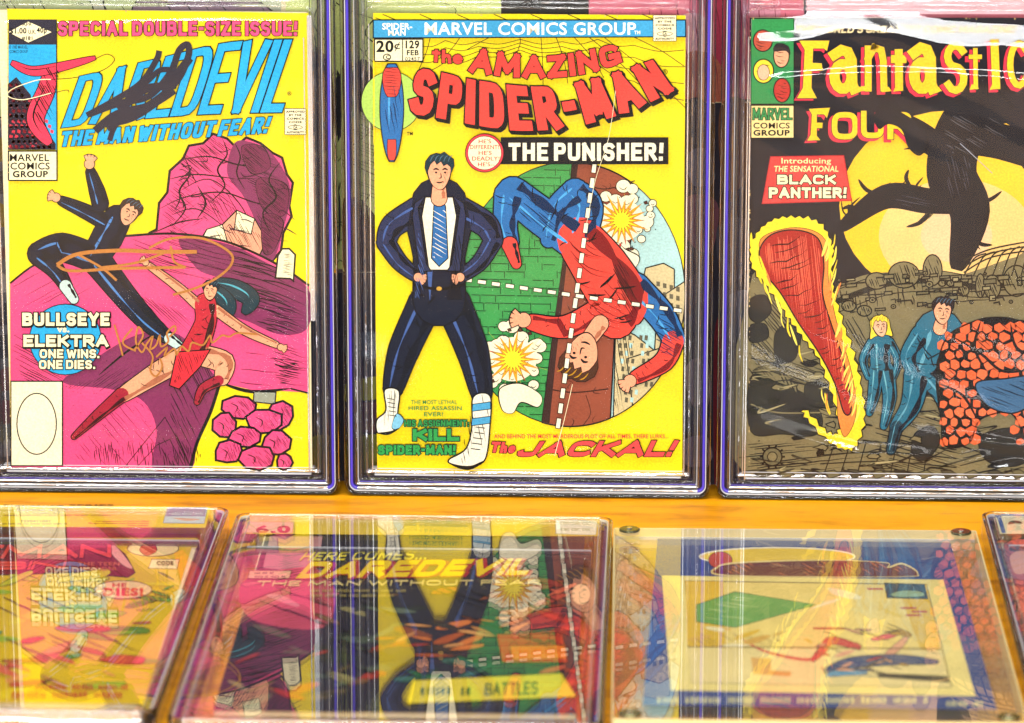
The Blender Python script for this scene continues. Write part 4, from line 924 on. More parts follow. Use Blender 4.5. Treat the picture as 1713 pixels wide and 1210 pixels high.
# dark gnarled branching silhouette across the moon (plain)
band = lambda pts, col, wd=2.0: c.poly(cm(pts), col, wd)
DK = '18171c'
c.swoosh([(1672, 150), (1612, 210), (1592, 290), (1622, 356), (1600, 452)], 84, DK, 0, (.9, 1, .22))
c.swoosh([(1606, 340), (1550, 336), (1480, 330), (1404, 384)], 44, DK, 0, (.8, 1, .3)); c.swoosh([(1600, 230), (1670, 236), (1745, 262)], 60, DK, 0, (.8, 1, .8))
c.swoosh([(1590, 262), (1540, 226), (1470, 186)], 44, '1e1d22', 0, (.8, 1, .4)); c.swoosh([(1560, 170), (1640, 170), (1690, 200)], 50, '1e1d22', 0, (.3, 1, .3))
for q in ([(1480, 330), (1450, 318), (1436, 300)], [(1530, 322), (1516, 300), (1520, 284)], [(1560, 350), (1540, 372), (1516, 380)], [(1618, 390), (1640, 408), (1660, 410)], [(1700, 250), (1716, 282), (1740, 296)], [(1612, 330), (1650, 336), (1676, 320)], [(1440, 356), (1424, 346), (1408, 350)]): c.line(q, 7, DK, taper=True)
c.hatch([(1590, 180), (1650, 190), (1690, 230), (1620, 260), (1580, 240)], 30, 6, 1.6, '4c4a4c', (.2, .6)); c.hatch([(1580, 270), (1620, 260), (1620, 330), (1590, 330)], 75, 5, 1.6, '444248', (.3, .7)); c.hatch([(1470, 325), (1540, 330), (1600, 345), (1520, 345)], 12, 6, 1.4, '444248', (.3, .7))
for k in range(34):
    x, y, a = rnd.choice([(1470, 334, -1.8), (1520, 330, -1.7), (1560, 334, 1.6), (1600, 300, -.2), (1640, 180, -1.2), (1500, 200, -2.4), (1540, 230, 2.0), (1700, 250, -1.3), (1720, 262, 1.3), (1610, 400, .4), (1430, 366, -2.2), (1590, 250, 2.6)]); a += rnd.uniform(-.7, .7); L = rnd.uniform(14, 40); x += rnd.uniform(-14, 14)
    m = (x+L*.5*math.cos(a), y+L*.5*math.sin(a)); c.line([(x, y), m, (x+L*math.cos(a+.4), y+L*math.sin(a+.4))], rnd.uniform(1.6, 4), DK, taper=True)
c.line([(1606, 240), (1630, 262), (1660, 290)], 1.2, '9aa0a8')
# olive machinery
c.put([cm([(1254, 480), (1300, 470), (1350, 500), (1396, 486), (1440, 462), (1500, 456), (1560, 470), (1600, 462), (1640, 450), (1700, 430), (1745, 430), (1745, 806), (1254, 804)])], OL)
def pipe(pts, wd): c.line(pts, wd+3, K); c.line(pts, wd, OL); c.line(pts, wd*.28, OD)
pipe([(1398, 505), (1480, 476), (1560, 470), (1640, 480), (1745, 470)], 34)
c.hatch([(1400, 486), (1500, 460), (1640, 466), (1745, 440), (1745, 500), (1620, 504), (1410, 526)], -4, 6, 2.6, '1e1c1a', (.1, .5), .1, smooth=False); c.hatch([(1400, 486), (1500, 460), (1640, 466), (1745, 440), (1745, 500), (1620, 504), (1410, 526)], 82, 11, 2.2, '1e1c1a', (.2, .8), .2, smooth=False)
for x, y, rx, ry in ((1466, 470, 18, 14), (1512, 460, 26, 22), (1560, 452, 16, 26), (1420, 512, 12, 9), (1446, 520, 12, 9), (1612, 486, 9, 9), (1700, 470, 22, 26), (1660, 480, 14, 20), (1640, 478, 8, 20), (1590, 474, 6, 5), (1576, 474, 6, 5), (1604, 474, 6, 5)):
    c.ell(x, y, rx, ry, OL, 2.2, n=20); c.hatch([(x-rx*.7, y-ry*.7), (x+rx*.7, y-ry*.6), (x+rx*.6, y+ry*.7), (x-rx*.6, y+ry*.7)], 70, 5, 2.2, '1e1c1a', (.4, .8))
for i in range(7): c.line([(1612+i*16, 462), (1630+i*15, 432-i*2), (1650+i*14, 424-i*3)], 2.4, OD)
for i in range(3): c.line([(1612, 456+i*2-i*12), (1660, 430-i*7), (1745, 416-i*8)], 2.6, OD)
for q, a in (([(1254, 500), (1300, 480), (1340, 560), (1300, 640), (1254, 640)], 50), ([(1300, 600), (1420, 620), (1440, 700), (1300, 690)], 20), ([(1400, 530), (1480, 530), (1470, 640), (1410, 620)], 60), ([(1470, 690), (1600, 700), (1640, 780), (1480, 790)], 16), ([(1600, 720), (1745, 720), (1745, 800), (1600, 800)], -14), ([(1254, 740), (1420, 750), (1480, 800), (1254, 800)], -6)):
    c.hatch(q, a, 5.2, 2.0, '201e1c', (.2, .9), .15)
for q in ([(1256, 630), (1300, 640), (1350, 662), (1376, 700), (1362, 728), (1310, 726), (1256, 722)], [(1296, 560), (1320, 540), (1340, 556), (1330, 600), (1300, 604)], [(1256, 500), (1280, 494), (1290, 520), (1270, 540), (1254, 530)], [(1254, 545), (1280, 542), (1284, 566), (1256, 572)], [(1530, 726), (1560, 712), (1572, 740), (1548, 770), (1526, 760)], [(1350, 640), (1400, 650), (1396, 680), (1352, 676)], [(1640, 730), (1700, 716), (1740, 750), (1700, 780), (1650, 770)]):
    c.blob(q, '2b2926', 1.4)
for i in range(7): c.line([(1256, 575+i*12), (1290+i*5, 600+i*6), (1312+i*4, 640+i*3)], 2.0, OL if i % 2 else '201e1c')
c.line([(1256, 676), (1300, 690), (1372, 690)], 2.4, OL)
c.ell(1292, 764, 16, 15, '6c6548', 2.4); c.ell(1292, 764, 8, 8, OL, 1.6)
for i in range(10): c.line([(1292+16*math.cos(i*.63), 764+16*math.sin(i*.63)), (1292+21*math.cos(i*.63), 764+21*math.sin(i*.63))], 3, K, False)
for i in range(7): c.line([(1396+i*26, 742), (1376+i*28, 800)], 2.0, '26241f', False)
for i in range(4): c.line([(1380-i*4, 746+i*15), (1480, 740+i*16), (1600, 752+i*15)], 2.0, '26241f')
for i in range(12): c.poly([(1262+i*39, 792-(i*13 % 9)), (1278+i*39, 786), (1290+i*39, 794), (1270+i*39, 801)], '6c6548' if i % 2 else '4a4636', 1.2)
for k in range(70):
    x, y = rnd.uniform(1400, 1720), 0; y = 486-(x-1400)*.05+rnd.uniform(-24, 34); w_, h_ = rnd.uniform(5, 22), rnd.uniform(3, 9); m = rnd.random()
    if m < .45: c.poly([(x, y), (x+w_, y-w_*.08), (x+w_, y+h_-w_*.08), (x, y+h_)], rnd.choice((OL, '9a8f66', '6c6548')), 1.6)
    elif m < .65: c.ell(x, y, h_*.7, h_*.6, OL, 1.8, n=12); c.ell(x, y, h_*.3, h_*.25, '26241f', n=8)
    else: c.line([(x, y), (x+w_*1.4, y-2), (x+w_*1.6, y+h_)], rnd.uniform(1.6, 3), '201e1c', False)
for k in range(26):
    x, y = rnd.uniform(1258, 1710), rnd.uniform(600, 790); c.poly([(x+rnd.uniform(4, 15)*math.cos(t*1.047), y+rnd.uniform(2, 8)*math.sin(t*1.047)) for t in range(6)], rnd.choice(('1c1a18', '1c1a18', OL)), 1.4)
for k in range(90):
    x, y = rnd.uniform(1262, 1700), rnd.uniform(590, 796); c.line([(x, y), (x+rnd.uniform(-20, 30), y+rnd.uniform(-6, 8)), (x+rnd.uniform(10, 50), y+rnd.uniform(-14, 14))], rnd.uniform(1.4, 4), rnd.choice(('201e1c', '201e1c', '3c392c', 'a2976c')), taper=True)
# flaming meteor: jagged yellow and orange edge with a hatched red core (plain)
def jag(pts, amp, k=10):
    q = cm(pts, True, k); out = []
    for i, p in enumerate(q):
        a = q[i-1]; b = q[(i+1) % len(q)]; d = Vector((b[0]-a[0], b[1]-a[1])); d = d.normalized() if d.length > 0 else Vector((1, 0)); s = amp*rnd.uniform(.3, 1.1) if i % 2 else -amp*.3
        out.append((p[0]+d.y*-s, p[1]+d.x*s))
    return out
mete = [(1256, 440), (1262, 396), (1290, 368), (1330, 362), (1370, 372), (1392, 410), (1392, 470), (1404, 520), (1424, 580), (1440, 640), (1446, 700), (1428, 748), (1396, 744), (1350, 700), (1346, 684), (1384, 722), (1404, 716), (1392, 660), (1370, 600), (1340, 560), (1312, 520), (1284, 480)]
c.poly(jag(mete, -4.5, 6), 'f6d92e', 1.4)
band([(1272, 400), (1330, 380), (1380, 400), (1386, 470), (1400, 540), (1424, 620), (1432, 690), (1414, 730), (1402, 700), (1396, 640), (1360, 560), (1316, 500), (1284, 450)], 'ee8a3e', .8)
band([(1270, 420), (1290, 392), (1330, 384), (1368, 398), (1378, 440), (1376, 490), (1390, 540), (1410, 600), (1424, 680), (1412, 690), (1396, 640), (1370, 590), (1336, 540), (1306, 490), (1280, 456)], 'a8261f', 2)
for k in range(46):
    t = rnd.random(); side = rnd.choice((-1, 1)); x = 1322+100*t**1.3; y = 400+320*t; wv = 56*(1-t)+14; X = x+side*wv*rnd.uniform(.75, 1.0)
    c.line([(X, y+12), (X+side*5, y-2), (X+side*rnd.uniform(4, 12), y-rnd.uniform(12, 26))], rnd.uniform(2, 5), rnd.choice(('f6d92e', 'f8e860', 'ee8a3e')), taper=True)
c.hatch([(1274, 420), (1300, 396), (1340, 390), (1370, 404), (1374, 480), (1390, 540), (1412, 610), (1418, 680), (1396, 630), (1350, 556), (1300, 480)], 84, 3.4, 1.5, 'ef6a4c', (.4, 1), .1); c.hatch([(1274, 420), (1340, 390), (1374, 480), (1390, 540), (1412, 610), (1418, 680), (1396, 630), (1350, 556), (1300, 480)], -20, 14, 2.2, '3a0c0c', (.4, .9), .1, bend=1)
# teal draped columns with plain round tops
c.figure([([(1458, 572), (1444, 600), (1452, 630)], (15, 13, 9), TL), ([(1488, 572), (1502, 602), (1494, 632)], (15, 13, 9), TL), ([(1466, 618), (1462, 656), (1454, 690)], (24, 20, 10), TL), ([(1482, 618), (1488, 664), (1478, 712)], (26, 22, 11), TL), ([(1473, 574), (1472, 596), (1474, 620)], (38, 32, 34), TL)], 1.8, hl='6fb4c0')
c.head(1472, 546, 15, -8, 'f0b48e', 'f2d63a', long=1.2)
c.figure([([(1540, 560), (1520, 596), (1532, 624)], (34, 28, 20), TL), ([(1534, 626), (1524, 676), (1500, 712)], (44, 34, 22), TL), ([(1556, 626), (1578, 660), (1588, 700)], (44, 32, 20), TL), ([(1500, 712), (1490, 752)], (20, 14), '1c3a48'), ([(1598, 556), (1606, 590), (1576, 606)], (34, 28, 20), TL), ([(1570, 558), (1560, 590), (1546, 622)], (82, 70, 56), TL)], 2, hl='5fa0b4')
c.figure([([(1574, 538), (1572, 548)], (20, 22), 'eba77f')], 1.4, fold=False); c.head(1576, 520, 19, 5, 'eba77f', '241c20')
# heap of cracked orange rock
band([(1566, 640), (1572, 590), (1590, 556), (1630, 536), (1660, 530), (1700, 534), (1745, 560), (1745, 740), (1716, 730), (1690, 690), (1640, 700), (1620, 740), (1580, 744), (1574, 700)], K, 2)
cells = []
def incell(x, y):
    return (1568 < x < 1742 and y > 536 and y < 742 and not (y < 560 and x < 1600) and not (y > 700 and 1632 < x < 1690) and not (y < 548 and x < 1630))
for j in range(13):
    for i in range(11):
        x = 1578+i*18.5+(j % 2)*9.2+rnd.uniform(-2.2, 2.2); y = 546+j*15.8+rnd.uniform(-2.2, 2.2)
        if not incell(x, y) or (y > 634 and y < 684 and x > 1638): continue
        p = []; r = rnd.choice((7.6, 8.6, 9.4, 10.2))
        for k in range(6): a = math.pi/6+k*math.pi/3+rnd.uniform(-.34, .34); q_ = r*rnd.uniform(.80, 1.12); p.append((x+q_*math.cos(a), y+q_*math.sin(a)*.98))
        c.put([p], rnd.choice(('e8683c', 'ec7044', 'e26236')), n=c.n)
c.n += 1
c.hatch([(1570, 560), (1740, 540), (1740, 640), (1580, 740)], 40, 8, 1.7, K, (.1, .3), .25)
for q in ([(1590, 560), (1640, 590), (1680, 620), (1745, 612)], [(1640, 536), (1630, 580), (1650, 620)], [(1570, 640), (1610, 660), (1634, 700)], [(1690, 540), (1700, 580), (1740, 600)]): c.line(q, 5, K, taper=True)
band([(1632, 640), (1680, 632), (1745, 628), (1745, 672), (1720, 680), (1690, 690), (1650, 676)], '3a6488', 2); c.hatch([(1640, 644), (1740, 634), (1740, 670), (1680, 684)], 20, 6, 2, '142a3c', (.3, .8))
c.part('corner_box'); c.rect(1256, 30, 1328, 173, '2f8a4a', 1.2)
for x, y, rx, ry, col in ((1276, 67, 16, 18, 'b8503a'), (1307, 92, 13, 20, 'e8a67e'), (1277, 118, 17, 20, 'f0d83a'), (1308, 150, 14, 20, 'b8352c')):
    c.ell(x, y, rx, ry, col, 2.0)
    c.hatch([(x-rx*.6, y-ry*.6), (x+rx*.6, y-ry*.6), (x+rx*.6, y+ry*.6), (x-rx*.6, y+ry*.6)], 10, 6, 1.4, K, (.3, .9), bend=1)
c.ell(1277, 120, 10, 13, 'efb894', 1); c.blob([(1294, 84), (1300, 72), (1318, 76), (1321, 90), (1314, 84)], '2a2226', 1)
c.rect(1256, 175, 1328, 230, 'f0d68c', 1.6)
c.l4('MARVEL', 1259, 180, 1325, 199, '2f8a4a', t=.24, out=1.2, oc='143a22', gap=.08); c.t4('COMICS', 1260, 204, 1321, 214, K, .022); c.t4('GROUP', 1260, 216, 1321, 226, K, .04)
TY, TR = 'f5c62a', 'e0354a'
c.part('title_lettering')
c.letters("THE WORLD'S GREATEST COMIC MAGAZINE!", [(1332, 42), (1700, 42)], [(1329, 54), (1697, 54)], 'f2dfa8', t=.2, gap=.14)
def big(ch, x0, y0, x1, y1, t, serif=True):
    c.letters(ch, [(x0, y0), (x1, y0)], [(x0, y1), (x1, y1)], TY, t=t, out=1.2, oc='2c2a30', sh=(-5, 4), shc=TR, steps=1, gap=0)
F1 = [(1337, 67), (1387, 67), (1383, 84), (1378, 80), (1360, 80), (1359, 104), (1374, 105), (1376, 117), (1358, 117), (1357, 146), (1366, 163), (1333, 163), (1343, 146), (1346, 82)]
def gl(pts, dx=-5, dy=4):
    c.put([[(x+dx, y+dy) for x, y in pts]], TR); c.put(strip(pts, 2.6, True), '2c2a30'); c.put([pts], TY)
gl(F1)
for ch, x0, y0, x1, y1, t in (('a', 1387, 76, 1436, 156, .20), ('n', 1444, 74, 1484, 152, .22), ('t', 1490, 78, 1516, 151, .20), ('a', 1520, 72, 1568, 156, .20), ('s', 1578, 70, 1618, 156, .22), ('t', 1620, 76, 1642, 148, .2), ('i', 1655, 66, 1674, 148, .2), ('c', 1684, 66, 1722, 146, .2)):
    hh = {'a': .85, 'n': .76, 's': .78, 'i': .78, 'c': .78, 't': .97}[ch]
    H0 = (y1-y0)
    big(ch, x0, y1-H0/ (1 if ch == 't' else hh), x1, y1, t*(.9))
for x, y in ((1436, 152), (1445, 151), (1484, 152), (1503, 151), (1568, 152), (1630, 148), (1664, 148)): c.poly([(x-9, y+1), (x+7, y-1), (x+2, y-8), (x-5, y-8)], TY)
F2 = [(1353, 181), (1388, 179), (1383, 196), (1378, 190), (1366, 190), (1366, 204), (1376, 204), (1375, 213), (1366, 213), (1366, 226), (1372, 233), (1350, 234), (1356, 224), (1358, 190)]
gl(F2)
big('O', 1391, 186, 1435, 232, .2); big('U', 1440, 184, 1478, 230, .2); big('R', 1484, 186, 1526, 232, .22)
c.blob([(1462, 192), (1484, 172), (1506, 186), (1534, 204), (1552, 226), (1540, 258), (1520, 246), (1508, 216), (1486, 206), (1470, 214)], '1e1d22', .8)
c.part('caption_box')
c.poly([(1289, 261), (1411, 259), (1424, 334), (1275, 339)], 'e2433f', 1.4, 'b82a2c')
c.t4('Introducing', 1307, 263, 1390, 275, 'f6e8a0', .012); c.t4('THE SENSATIONAL', 1294, 276, 1402, 286, 'f6e8a0', .02, shear=.1)
c.l4('BLACK', 1300, 291, 1398, 307, 'f6e9b8', t=.27, out=1.5, gap=.14); c.l4('PANTHER!', 1286, 312, 1416, 330, 'f6e9b8', t=.26, out=1.5, gap=.12)
c.done()

# =============================================================== BACK ROW: more comics behind the cases
def backcomic(label, x0, x1, y0, y1, base, Y=.035):
    return comic(label, 'Y', Y, [(x0, y0), (x1, y0), (x1, y1), (x0, y1)], 'comics standing behind the upper cases', .003, base)
def hc(s, pts, ang, sp, wd, col, **k): s.hatch(pts, ang, sp, wd, col, **k)
b = backcomic('grey and olive comic standing behind the left clear case', -60, 470, -60, 800, 'b4b8a6'); b.part('artwork')
b.rect(-60, -60, 470, 8, 'cdd4b4'); b.blob([(-60, -60), (80, -60), (160, 30), (120, 200), (-60, 160)], 'b4c090', 2); b.blob([(180, -40), (300, -20), (260, 60), (190, 50)], 'c3cf9c', 2); b.blob([(230, 0), (380, -20), (470, 40), (400, 90), (250, 80)], '8c7686', 2)
b.rect(-60, 200, 470, 800, '5a5f6a'); b.hatch([(-60, 0), (470, 0), (470, 800), (-60, 800)], 60, 16, 2.5, '3a3c40', (.1, .5), .4)
for i in range(10): b.blob([(-40+rnd.uniform(-20, 60), 240+i*55), (10+rnd.uniform(-20, 40), 230+i*55), (30, 262+i*55), (-20, 270+i*55)], rnd.choice(['7b6a30', '343844', '8f8f92', '5f4450']), 0)
b.done()
b = backcomic('pale lime comic with loose black line art behind the middle case', 478, 838, -60, 450, 'dfea96'); b.part('artwork')
b.blob([(478, 60), (560, 110), (580, 200), (540, 260), (478, 220)], '2c2c34', 0)
for q in ([(590, 120), (612, 100), (640, 150), (650, 190), (600, 184)], [(576, 360), (600, 330), (650, 400), (640, 450), (580, 440)], [(478, 250), (560, 280), (560, 450), (478, 450)]): b.blob(q, '30303a', 0)
for i in range(34):
    x, y = rnd.uniform(500, 720), rnd.uniform(-30, 430); b.line([(x, y), (x+rnd.uniform(-22, 22), y+rnd.uniform(8, 26)), (x+rnd.uniform(-30, 30), y+rnd.uniform(30, 60)), (x+rnd.uniform(-40, 40), y+rnd.uniform(60, 90))], rnd.uniform(1.2, 2.6), '3a4222')
b.blob([(560, 0), (640, -10), (760, 12), (720, 50), (620, 30)], 'c9d38c', 1.6); b.hatch([(590, 190), (660, 200), (650, 330), (590, 320)], 20, 7, 1.4, '5a6430', (.3, .8)); b.done()
b = backcomic('pink and brick red comic standing behind the middle and right cases', 842, 1345, -60, 166, 'e0788a'); b.part('artwork')
b.rect(842, -60, 985, 166, '3a3834'); b.blob([(1130, 40), (1180, 30), (1200, 120), (1160, 160)], 'f0b4b8', 0); b.blob([(1190, 0), (1240, 20), (1236, 140), (1204, 150)], 'c24460', 0); b.blob([(1150, 90), (1200, 100), (1210, 166), (1150, 166)], 'c0705a', 0); b.blob([(1256, 0), (1300, 10), (1300, 30), (1250, 26)], 'd890a0', 0)
b.hatch([(1100, -40), (1300, -40), (1300, 160), (1100, 160)], 84, 12, 2, '8a3344', (.2, .7)); b.done()
b = backcomic('dark comic with brick red and grey patches below the pink one', 842, 1345, 172, 830, '3a3440', .030); b.part('artwork')
for q, col in (([(1150, 172), (1180, 172), (1190, 240), (1160, 250)], '2b282c'), ([(1205, 180), (1250, 176), (1246, 300), (1210, 310)], '8d5a3e'), ([(1150, 260), (1180, 250), (1196, 300), (1160, 310)], '77737c'), ([(1150, 330), (1200, 340), (1190, 420), (1150, 400)], '8a5560'), ([(1200, 380), (1250, 370), (1250, 450), (1210, 470)], '5a5560'),
               ([(1146, 620), (1170, 600), (1190, 650), (1160, 680)], 'a58f94'), ([(1140, 740), (1180, 730), (1190, 770), (1150, 780)], '9a8794'), ([(1195, 560), (1215, 560), (1212, 830), (1196, 830)], '7a2430'), ([(1215, 500), (1256, 490), (1256, 560), (1220, 570)], '8f9098'), ([(1150, 470), (1190, 460), (1190, 540), (1150, 550)], '4c4656')): b.blob(q, col)  # lower grey and mauve patches paint blurred reflections as print
b.done()
b = backcomic('dark comic with yellow green patches behind the foot of the middle case', 478, 838, 456, 830, '343440', .030); b.part('artwork')
for q, col in (([(590, 560), (650, 560), (650, 600), (590, 590)], '55606e'), ([(590, 640), (650, 630), (640, 664), (592, 668)], '9a9a3a'), ([(480, 480), (560, 476), (560, 520), (490, 530)], '4a5060'), ([(590, 740), (640, 730), (640, 790), (590, 790)], '8c8a3c'), ([(520, 540), (560, 556), (556, 640), (520, 620)], '3c4454'), ([(500, 742), (560, 730), (560, 790), (500, 790)], '8a8038'), ([(590, 680), (640, 676), (640, 720), (590, 716)], '5c3848')): b.blob(q, col)  # blurred reflections painted as flat colour patches
b.done()
b = backcomic('dark grey comic whose pink top shows behind the right case', 1350, 1760, -60, 830, '4a464e', .035); b.part('artwork'); b.rect(1350, -60, 1760, 24, 'f4c4cc'); b.rect(1350, 24, 1760, 120, 'c87484'); b.done()

# =============================================================== LOWER ROW: cases lying on the table
TL_ = .0135
def lower_case(px, label, lid=None, H=.330, W=None):
    tl, tr, br, bl = [hitZ(p[0], p[1], TL_) for p in px]
    U = ((tr-tl)+(br-bl)).normalized() if True else None
    V = Vector((0, 0, 1)).cross(U)
    mid = (tl+tr)/2
    O = mid - V*H; O.z = 0
    root = thing('graded_case', label, 'display case', frame(O, U, V), 'clear cases lying on the table')
    bpy.context.view_layer.update()
    case(root, W or .205, H, TL_, CLEAR_LID, True)
    Wd = (W or .205)
    box('back_panel', (-Wd/2+.0032, .0032, .0006), (Wd/2-.0032, H-.0032, .0016), CLEAR_FRONT, root)
    ring('inner_well', root, Wd, H, 0, .0009, .003, .0085, CLEAR_RIB, .004, 'flat', rect=(-.0915, .0075, .0915, .2705))
    box('divider_bar', (-Wd/2+.011, .2730, .002), (Wd/2-.011, .2760, .0105), CLEAR_DIM, root, .0004); box('divider_bar', (-Wd/2+.011, .2768, .002), (Wd/2-.011, .2773, .011), WHITERIB, root, .0002)
    box('top_ledge', (-Wd/2+.010, H-.0125, .002), (Wd/2-.010, H-.0120, .0105), CLEAR_THIN, root, .0003)
    return root
GL_ = 'comic books lying in the lower cases'
def px_on(x, y, Z): return hitZ(x, y, Z)
L1 = lower_case([(-238, 840), (386, 848), (265, 1205), (-450, 1195)], 'clear case lying flat at the lower left under the yellow grading label')
L2 = lower_case([(400, 855), (1022, 865), (1008, 1210), (280, 1205)], 'clear case lying flat in the middle of the lower row beside the screwed frame')
L4 = lower_case([(1646, 852), (2268, 862), (2400, 1200), (1713, 1200)], 'clear case lying at the lower right corner under a blue edged label')
ZC = .0085
# --- yellow comic, lower left
G1 = 'f0c51e'
c = comic('yellow comic with a dark red title band lying in the lower left case', 'Z', ZC, [(-190, 898), (325, 902), (240, 1178), (-330, 1172)], GL_, .003, 'e0bc1c')
c.part('artwork')
c.rect(-200, 900, 330, 916, 'c9b21e')
c.poly([(-200, 912), (90, 910), (180, 904), (210, 928), (226, 958), (214, 966), (120, 958), (20, 962), (-200, 960)], '7c1a22', 1.6)
c.blob([(180, 905), (200, 920), (222, 950), (206, 946), (184, 924)], 'f4a8a0', 1)
c.ell(256, 918, 43, 13, 'f0dc9a', 1.2, n=28); c.blob([(236, 914), (246, 906), (258, 910), (262, 922), (246, 930), (234, 922)], 'c8402c', .8)
c.poly([(254, 936), (300, 936), (296, 952), (248, 951)], 'f6e6b0', .8)
YG = ['9cb82e', '86a82a', 'c8c22a', 'e8cc1c', '5f8a28', 'b8a81e']
c.patches([(-200, 975), (272, 970), (205, 1145), (-260, 1145)], YG, 60, 34, '4a4a18')
c.patches([(-100, 1060), (240, 1040), (200, 1130), (-100, 1140)], ['e06a4c', 'c8662a', 'd8503c', '5f3a1c', 'f0a05a'], 34, 36, '4a2414')
c.patches([(-100, 1000), (60, 1000), (60, 1060), (-100, 1060)], ['3f9a50', '4aa07a', '9cc84a'], 10, 30, '2a4a1c')
c.patches([(240, 944), (290, 950), (280, 1010), (230, 1000)], ['3f9a38', '2f6a24', '7ab03a'], 9, 14, '1c3a14')
c.hatch([(-200, 990), (240, 990), (220, 1130), (-200, 1130)], 24, 10, 2.2, '6a3a1c', (.1, .5), .3)
c.ell(206, 988, 48, 15, 'f4cf9a', 1.2, n=28)
c.part('title_lettering'); c.letters('BATMAN', [(-150, 914), (186, 912)], [(-170, 938), (186, 934)], 'e8483a', t=.26, out=1.0, gap=.1); c.letters('ROBIN', [(-120, 942), (112, 940)], [(-130, 956), (108, 954)], 'e8503c', t=.28, out=.8, gap=.1)
c.t4('THE TEEN', 130, 942, 200, 948, 'd86a4a', .02); c.t4('WONDER', 134, 950, 196, 956, 'd86a4a', .02)
c.part('balloon_lettering'); c.t4('HE', 188, 977, 212, 984, 'd83a34', .04); c.t4('DIES!', 172, 985, 240, 999, 'e03430', .06)
c.part('stamp_lettering'); c.t4('CODE', 262, 940, 290, 947, K, .03)
c.part('caption_lettering'); c.marks(60, 1146, 220, 1156, 'c8382a'); c.marks(20, 1158, 215, 1170, 'c8382a')
c.done()
def flat_label(name_label, px, base, group=None):
    tl, tr, br, bl = [hitZ(p[0], p[1], .0100) for p in px]
    U = (tr-tl).normalized(); V = Vector((0, 0, 1)).cross(U)
    root = thing('grading_label', name_label, 'label', frame((bl+br)/2, U, V), group); bpy.context.view_layer.update()
    s = Sheet(root, 'Z', .0100); s.part('label_card'); s.put([px], base); 
    return s
g = flat_label('yellow grading label at the head of the lower left case with a hologram sticker', [(-215, 842), (352, 848), (344, 883), (-235, 880)], 'ffe300', 'grading labels')
g.part('label_print'); g.t4('Signature SERIES', 5, 844, 190, 849, '3a2a10', .035); g.t4('Batman #232', 28, 850, 115, 856, '2a2010', .04); g.t4('D.C. Comics, 6/71', 33, 856.5, 104, 860.5, '2a2010', .05)
g.t4('ADAMS, ADAM WEST & BURT WARD "ROBIN" ON 8/30/14', 6, 861, 186, 864, '8a2a14', .035); g.t4('1250411001', 36, 870, 84, 874, '3a2a10', .035); g.marks(4, 875, 116, 878, '3a2010')
g.t4("1st appearance of Ra's Al Ghul", 161, 871, 249, 874, 'a8341c', .035); g.t4('Origin of Batman and Robin retold', 148, 874.5, 249, 877.5, 'a8341c', .035); g.t4('Talia cameo', 213, 878, 248, 880.5, 'a8341c', .035)
g.part('hologram_sticker'); g.poly([(280, 849), (347, 849), (341, 876), (273, 875)], 'dff4f8', .8, '8aa6b0'); g.poly([(281, 850), (346, 850), (343, 864), (277, 864)], 'b49ab8')
for i in range(26): g.line([(281+i*2.5, 850), (277.6+i*2.5, 863)], .8, '3d5a9a' if i % 3 else 'c8653a', False)
for i in range(3): g.poly([(288+i*19, 858), (302+i*19, 858), (301+i*19, 863), (286+i*19, 863)], 'eef6f6', .5, '4a6a9a'); g.t4('CGC', 289+i*19, 859, 300+i*19, 862.5, '3a4a6a', .02)
g.poly([(277, 865), (344, 865), (341, 875), (274, 875)], 'd8f2ee'); g.blob([(290, 867), (320, 868), (335, 870), (310, 872)], 'eac49a'); g.done()
# --- dark comic, lower middle
c = comic('dark navy comic with yellow slanted lettering lying in the lower middle case', 'Z', ZC, [(446, 893), (978, 899), (964, 1195), (356, 1189)], GL_, .003, '2c2c3a')
c.part('artwork')
c.poly([(452, 895), (540, 896), (530, 960), (440, 950)], 'b8868a'); c.blob([(420, 965), (520, 950), (560, 985), (540, 1050), (430, 1040), (400, 1000)], 'b84a5c')
c.patches([(430, 960), (560, 985), (520, 1060), (410, 1040)], ['b84a5c', 'c8606c', '8a3a48', 'd0808a'], 12, 30, '3a1820')
c.patches([(560, 985), (700, 990), (680, 1120), (440, 1180), (400, 1100)], ['5c6a58', '4c5a4c', '6a5c44', '2c3430', '8a8458', 'a8362c', '7a5a3a'], 60, 34, '1c1a18')
c.patches([(690, 1000), (920, 985), (960, 1020), (760, 1100), (640, 1110)], ['c88a50', 'b0562c', '8a4a30', 'e0a060', '3a3430', 'd87a3c'], 44, 30, '2a1a14')
c.patches([(640, 1140), (760, 1100), (940, 1100), (930, 1130), (700, 1150)], ['1f6a3c', '2c7a48', '18402c', '3a6a5c'], 22, 34, '122418')
c.patches([(920, 960), (966, 960), (956, 1180), (930, 1170)], ['a83a34', '8a2c2c', 'c85a44'], 16, 26, '3a1414')
c.poly([(830, 1062), (940, 1060), (950, 1110), (840, 1110)], 'c83a20', 1.4); c.poly([(852, 1082), (946, 1080), (948, 1104), (857, 1106)], 'f07a1c', 1)
c.ell(972, 996, 16, 18, 'd8b48a', 1.4, n=20)
for i in range(30): x = 850+rnd.random()*90; y = 1060+rnd.random()*22; c.line([(x, y), (x+7, y-4), (x+13, y+1)], 1.4, '6a1a12')
c.hatch([(400, 980), (940, 1000), (940, 1140), (380, 1140)], 20, 11, 2.4, '1c1a1c', (.1, .5), .35)
c.poly([(690, 1140), (940, 1128), (965, 1168), (680, 1180)], 'e6d23a', 1.4)
c.part('banner_lettering'); c.marks(704, 1150, 800, 1166, '2c5a2c'); c.letters('BATTLES', [(812, 1145), (900, 1142)], [(810, 1166), (900, 1164)], '2c5a2c', t=.26, gap=.1)
